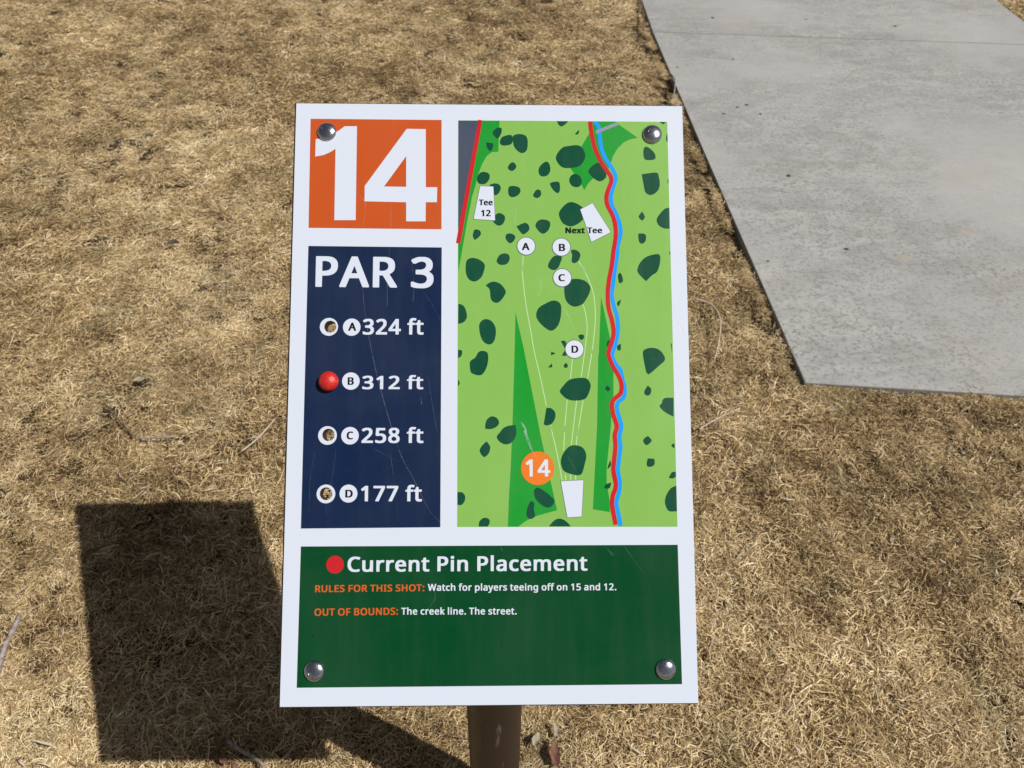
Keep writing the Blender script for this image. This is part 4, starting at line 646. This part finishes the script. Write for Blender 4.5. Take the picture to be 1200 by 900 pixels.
clump = np.sin(X * 31 + 2 * np.sin(Y * 23)) * np.sin(Y * 37 + 1.5 * np.sin(X * 19))
keep &= rng.uniform(0, 1, len(X)) < .98 + .1 * clump
S = np.where((ed < .06) & ~near_side, S * .85, S)
X, Y, S, ed = X[keep], Y[keep], S[keep], ed[keep]
near_side = (Y < E_.y + .02) & (X > E_.x - .02)
Z = ground_z(X, Y) + np.where((ed < .05) & near_side, .009 * (1 - ed / .05), 0) + .003 * np.sin(X * 41 + Y * 13) - np.where((ed < .05) & ~((Y < E_.y + .02) & (X > E_.x - .02)), .006, 0)
# tufts that creep irregularly against and over the near and left edges of the slab
ex_, ey_, es_ = [], [], []
for (ax_, ay_), (bx_, by_), cnt, inset in (((E_.x, E_.y), (J0.x, J0.y), 520, .003), ((J0.x, J0.y), (far_l.x, far_l.y), 260, .003), ((E_.x, E_.y), (NR.x, NR.y), 620, -.002)):
    t_ = rng.uniform(0, 1, cnt); px_ = ax_ + (bx_ - ax_) * t_; py_ = ay_ + (by_ - ay_) * t_
    L_ = math.hypot(bx_ - ax_, by_ - ay_); ox_, oy_ = -(by_ - ay_) / L_, (bx_ - ax_) / L_
    if ox_ > .5 or oy_ > .5: ox_, oy_ = -ox_, -oy_
    dist = rng.uniform(0, .016, cnt) + inset + .006 * np.sin(t_ * L_ * 37) + .003
    m_ = rng.uniform(0, 1, cnt) < .55 + .45 * np.sin(t_ * L_ * 19 + 1)
    ex_.append((px_ + ox_ * dist)[m_]); ey_.append((py_ + oy_ * dist)[m_]); es_.append(rng.uniform(.45, .85, cnt)[m_])
ex_, ey_, es_ = map(np.concatenate, (ex_, ey_, es_))
ok = edge_dist(ex_, ey_) > .001
ex_, ey_, es_ = ex_[ok], ey_[ok], es_[ok]
Z = np.concatenate([Z, ground_z(ex_, ey_) + rng.uniform(.004, .017, len(ex_))])
X = np.concatenate([X, ex_]); Y = np.concatenate([Y, ey_]); S = np.concatenate([S, es_])
n_pts = len(X)
me = bpy.data.meshes.new('turf_points')
me.vertices.add(n_pts); me.vertices.foreach_set('co', np.stack([X, Y, Z], 1).astype(np.float32).ravel())
tilt = rng.normal(0, .16, (n_pts, 2))
rot = np.stack([tilt[:, 0], tilt[:, 1], rng.uniform(0, 6.283, n_pts)], 1)
for nm, ty, arr in (('rot', 'FLOAT_VECTOR', rot), ('scl', 'FLOAT', S), ('pick', 'INT', rng.integers(0, 14, n_pts))):
    at = me.attributes.new(nm, ty, 'POINT')
    at.data.foreach_set('vector' if ty == 'FLOAT_VECTOR' else 'value', np.asarray(arr, dtype=np.int32 if ty == 'INT' else np.float32).ravel())
turf = link('dry_grass', me)
tag(turf, 'short matted straw coloured dormant grass over the whole lawn', 'grass', kind='stuff')
ng = bpy.data.node_groups.new('turf', 'GeometryNodeTree')
ng.interface.new_socket('Geometry', in_out='INPUT', socket_type='NodeSocketGeometry')
ng.interface.new_socket('Geometry', in_out='OUTPUT', socket_type='NodeSocketGeometry')
gi = ng.nodes.new('NodeGroupInput'); go = ng.nodes.new('NodeGroupOutput')
iop = ng.nodes.new('GeometryNodeInstanceOnPoints'); ci = ng.nodes.new('GeometryNodeCollectionInfo')
ci.inputs['Collection'].default_value = TUFTS; ci.inputs['Separate Children'].default_value = True; ci.inputs['Reset Children'].default_value = True
def named(nm, ty):
    a = ng.nodes.new('GeometryNodeInputNamedAttribute'); a.data_type = ty; a.inputs[0].default_value = nm
    return [s_ for s_ in a.outputs if s_.enabled][0]
e2r = ng.nodes.new('FunctionNodeEulerToRotation')
ng.links.new(named('rot', 'FLOAT_VECTOR'), e2r.inputs[0])
ng.links.new(gi.outputs[0], iop.inputs['Points']); ng.links.new(ci.outputs[0], iop.inputs['Instance'])
iop.inputs['Pick Instance'].default_value = True
ng.links.new(named('pick', 'INT'), iop.inputs['Instance Index'])
ng.links.new(e2r.outputs[0], iop.inputs['Rotation']); ng.links.new(named('scl', 'FLOAT'), iop.inputs['Scale'])
ng.links.new(iop.outputs[0], go.inputs[0])
md = turf.modifiers.new('turf', 'NODES'); md.node_group = ng

# ------------------------------------------------------------------ twigs, stems and leaf scraps lying on the lawn
def tube(pts, r0, r1, seg=8, knob=.15, sub=6, seed=0):
    r_ = random.Random(seed)
    P3 = [Vector(p) for p in pts]; Q = []
    for i in range(len(P3) - 1):
        p0, p1, p2, p3 = P3[max(i - 1, 0)], P3[i], P3[i + 1], P3[min(i + 2, len(P3) - 1)]
        for s_ in range(sub):
            t_ = s_ / sub; Q.append(.5 * (2 * p1 + (p2 - p0) * t_ + (2 * p0 - 5 * p1 + 4 * p2 - p3) * t_ ** 2 + (3 * p1 - p0 - 3 * p2 + p3) * t_ ** 3))
    Q.append(P3[-1]); V, F = [], []
    for i, q in enumerate(Q):
        t_ = i / (len(Q) - 1); d = (Q[min(i + 1, len(Q) - 1)] - Q[max(i - 1, 0)]).normalized()
        s1 = d.cross(Vector((0, 0, 1))).normalized(); u1 = s1.cross(d)
        rr = (r0 + (r1 - r0) * t_) * (1 + r_.uniform(-knob, knob)); 
        if i in (0, len(Q) - 1): rr *= .55
        for k_ in range(seg): a = 2 * math.pi * k_ / seg; V.append(q + (s1 * math.cos(a) + u1 * math.sin(a)) * rr)
        if i:
            for k_ in range(seg): j = (k_ + 1) % seg; F.append(((i - 1) * seg + k_, (i - 1) * seg + j, i * seg + j, i * seg + k_))
    F.append(list(range(seg))[::-1]); F.append([(len(Q) - 1) * seg + k_ for k_ in range(seg)])
    return [tuple(v_) for v_ in V], F
def twig(name, key, heights, r0, r1, mat, label, cat='twig', seed=0, branch=None):
    P2 = GP[key]; c0 = P2[0]; zt = .021
    pts = [(p[0] - c0[0], p[1] - c0[1], zt + (heights[min(i, len(heights) - 1)])) for i, p in enumerate(P2)]
    V, F = tube(pts, r0, r1, seed=seed)
    if branch:
        bp_ = [(p[0] - c0[0], p[1] - c0[1], zt + .004) for p in GP[branch]]
        V2, F2 = tube(bp_, r0 * .8, r1, seed=seed + 1); b = len(V); V += V2; F += [[i_ + b for i_ in f_] for f_ in F2]
    o = link(name, mesh_of(V, F, True), mat, loc=(c0[0], c0[1], 0)); tag(o, label, cat); return o
twig('twig', 'twig_left', [-.003, .0, .002, -.002], .0042, .0034, M['twig_grey'], 'short thick grey twig on the sunlit grass left of the sign shadow', seed=1)
twig('twig', 'twig_low', [-.002, .002, .003, .002], .0025, .0022, M['twig_grey'], 'grey twig poking out of the lower edge of the sign shadow', seed=2)
twig('twig', 'twig_y', [-.004, .001, -.005], .0020, .0025, M['twig_brown'], 'dark bent twig on the lawn left of the sign, above the shadow', seed=3)
twig('twig', 'twig_y2', [-.002, .001, -.004], .0022, .0016, M['twig_grey'], 'thin pale grey twig lying level just right of the dark bent twig', seed=4)
twig('dry_stem', 'root', [.004, .006, .010, .008, .003], .0022, .0015, M['stem_pale'], 'pale curved dead stem on the grass just right of the sign edge', 'stem', seed=5)
twig('dry_stem', 'straw', [.002, .006, .004], .0016, .0013, M['stem_pale'], 'straight pale straw on the grass below the corner of the concrete path', 'stem', seed=6)
twig('twig', 'twig_path', [.006, .010, .004], .0040, .0030, M['twig_brown'], 'brown twig at the top beside the far end of the path edge', seed=7)
twig('dry_stem', 'twig_path2', [.006, .012, .004], .0030, .0022, M['twig_grey'], 'small looping stem against the left edge of the concrete path', 'stem', seed=8)
twig('dry_stem', 'twig_mid', [.003, .006, .003], .0018, .0014, M['stem_pale'], 'long pale straw on the grass close to the left edge of the sign', 'stem', seed=9)

def leaf(key, L, W, rot_, curl, mat, label, tilt=.2, z=.021, seed=0, cat='leaf'):
    r_ = random.Random(seed); V, F = [], []; nu, nv = 7, 5
    for i in range(nu):
        u = i / (nu - 1); wd = W * math.sin(math.pi * (u * .86 + .09)) ** .8
        for j in range(nv):
            v_ = j / (nv - 1) - .5
            V.append(((u - .5) * L + r_.uniform(-.04, .04) * L, v_ * wd * r_.uniform(.75, 1.15) + .08 * W * math.sin(u * 5), curl * (4 * v_ * v_) * wd + .25 * curl * L * (u - .5) ** 2 * 4 + r_.uniform(-.07, .07) * W))
    for i in range(nu - 1):
        for j in range(nv - 1): a = i * nv + j; F.append((a, a + 1, a + nv + 1, a + nv))
    n0 = len(V); V += [(x, y, z_ - .0004) for x, y, z_ in V]; F += [[q + n0 for q in f_][::-1] for f_ in F]
    o = link('leaf_scrap', mesh_of(V, F, True), mat, loc=(*GP[key][0], z)); o.rotation_euler = (tilt, -tilt * .6, rot_)
    tag(o, label, cat); return o
leaf('leaf1', .020, .008, 1.9, .35, M['leaf_pale'], 'small pale leaf scrap right of the post, upper of the group', .4, .016, 1)
leaf('leaf3', .019, .010, 1.2, .30, M['leaf_pale'], 'pale greyish leaf scrap closest to the right side of the post', .3, .016, 2)
leaf('leaf2', .034, .016, 1.7, .45, M['leaf_brown'], 'reddish brown curled leaf at the lower edge right of the post', .3, .016, 3)
leaf('leaf4', .022, .012, .3, .3, M['leaf_pale'], 'pale leaf scrap in the grass left of the number panel height', .2, .022, 4)
leaf('leaf5', .018, .010, 2.4, .3, M['leaf_brown'], 'small orange brown leaf scrap below the sign shadow', .2, .022, 5)
leaf('leaf6', .012, .006, .8, .3, M['leaf_pale'], 'tiny pale leaf scrap on the grass right of the sign below the path', .3, .024, 6)
leaf('leaf7', .030, .014, .2, .35, M['leaf_dark'], 'greyish leaf scrap on the lawn far left of the sign', .2, .022, 7)
leaf('leaf8', .016, .008, .2, .3, M['leaf_pale'], 'pale leaf scrap just below the near corner of the concrete path', .3, .024, 8)
# dark decayed clump far left: crumpled leaf fragments
r_ = random.Random(5); V, F = [], []
for q in range(26):
    cx, cy = r_.gauss(0, .024), r_.gauss(0, .012); L = r_.uniform(.008, .02); W = L * r_.uniform(.3, .6); a = r_.uniform(0, 3.14); b = len(V)
    for u, w_ in ((-1, -.3), (-.4, -1), (.5, -.8), (1, .2), (.4, 1), (-.6, .8)):
        x_, y_ = u * L / 2, w_ * W / 2
        V.append((cx + x_ * math.cos(a) - y_ * math.sin(a), cy + x_ * math.sin(a) + y_ * math.cos(a), .018 + r_.uniform(-.004, .007)))
    V.append((cx, cy, .019 + r_.uniform(-.003, .006)))
    F += [(b + i_, b + (i_ + 1) % 6, b + 6) for i_ in range(6)]
o = link('leaf_clump', mesh_of(V, F), M['leaf_dark'], loc=(*GP['dark'][0], 0))
tag(o, 'dark decayed leaf clump in the lawn at upper left', 'leaf clump')

# fine litter mixed into the turf: broken straw, leaf crumbs
def litter(n_, lo, hi, wlo, whi, mat, label, seed, zr=(.006, .022)):
    r2 = np.random.default_rng(seed)
    y = r2.uniform(-.2, 4.6, n_); x = r2.uniform(-1, 1, n_) * (.636 * (np.maximum(y, 0) * .734 + .777) + .3)
    ok = edge_dist(x, y) > .02; x, y = x[ok], y[ok]; n_ = len(x)
    L = r2.uniform(lo, hi, n_) / 2; W = r2.uniform(wlo, whi, n_) / 2; a = r2.uniform(0, 6.28, n_)
    z = ground_z(x, y) + r2.uniform(*zr, n_); pit = r2.normal(0, .25, n_); bend = r2.uniform(-.25, .25, n_)
    V = []
    for u, w_, b_ in ((-1, -.6, 0), (-1, .6, 0), (0, 1, 1), (0, -1, 1), (1, -.4, 0), (1, .4, 0)):
        px, py = u * L, w_ * W + b_ * bend * L
        V.append(np.stack([x + px * np.cos(a) - py * np.sin(a), y + px * np.sin(a) + py * np.cos(a), z + u * L * pit + b_ * W * .5], 1))
    V = np.stack(V, 1).reshape(-1, 3); i0 = np.arange(n_)[:, None] * 6
    F = np.concatenate([i0 + [0, 3, 2, 1], i0 + [3, 4, 5, 2]])
    o = link('lawn_litter', mesh_of(V.tolist(), F.tolist()), mat); tag(o, label, 'litter', kind='stuff')
litter(1500, .008, .030, .0016, .0034, M['stem_pale'], 'broken pale straw bits strewn through the dry lawn', 21)
litter(900, .004, .014, .002, .006, M['leaf_brown'], 'tiny brown leaf crumbs strewn through the dry lawn', 22)
litter(260, .012, .045, .0010, .0020, M['twig_brown'], 'thin dark twig bits tangled into the dry lawn', 23, (.012, .026))

# dark crumbs on the concrete
def crumb(seed, r):
    r_ = random.Random(seed); V, F = [], []; sg = 9
    for q, (k_, h_) in enumerate(((1, 0), (.9, .35), (.55, .6))):
        for i in range(sg): a = 2 * math.pi * i / sg; rr = r * k_ * (1 + r_.uniform(-.25, .25)); V.append((rr * 1.3 * math.cos(a), rr * math.sin(a), h_ * r * .8))
    V.append((0, 0, r * .55)); 
    for q in range(2):
        for i in range(sg): j = (i + 1) % sg; F.append((q * sg + i, q * sg + j, (q + 1) * sg + j, (q + 1) * sg + i))
    for i in range(sg): F.append((2 * sg + i, 2 * sg + (i + 1) % sg, 3 * sg))
    return V, F
CR = ['lone dark crumb at the left of the loose row of crumbs on the path', 'dark crumb second from the left in the loose row on the path',
      'dark crumb third in the loose row, the highest one', 'dark crumb at the right end of the loose row on the path',
      'larger dark crumb alone on the concrete below the loose row', 'dark crumb on the near half of the path, lowest of all',
      'dark crumb on the near slab left, between the joint and the row', 'small dark speck at the left path edge below the joint',
      'flat dark scrap on the far slab near its left edge', 'brown scrap beside the brown stain on the far slab',
      'tiny dark speck in the middle of the far slab', 'tiny dark speck near the left path edge on the near slab']
SZ = [.0042, .0042, .0048, .0042, .0055, .0045, .004, .0035, .0055, .005, .003, .003]
for i, (x, y) in enumerate(PITS):
    V, F = crumb(i, SZ[i]); o = link('dirt_crumb', mesh_of(V, F, True), M['crumb'], loc=(x, y,   .0252)); tag(o, CR[i], 'crumb', 'dark crumbs lying on the concrete')
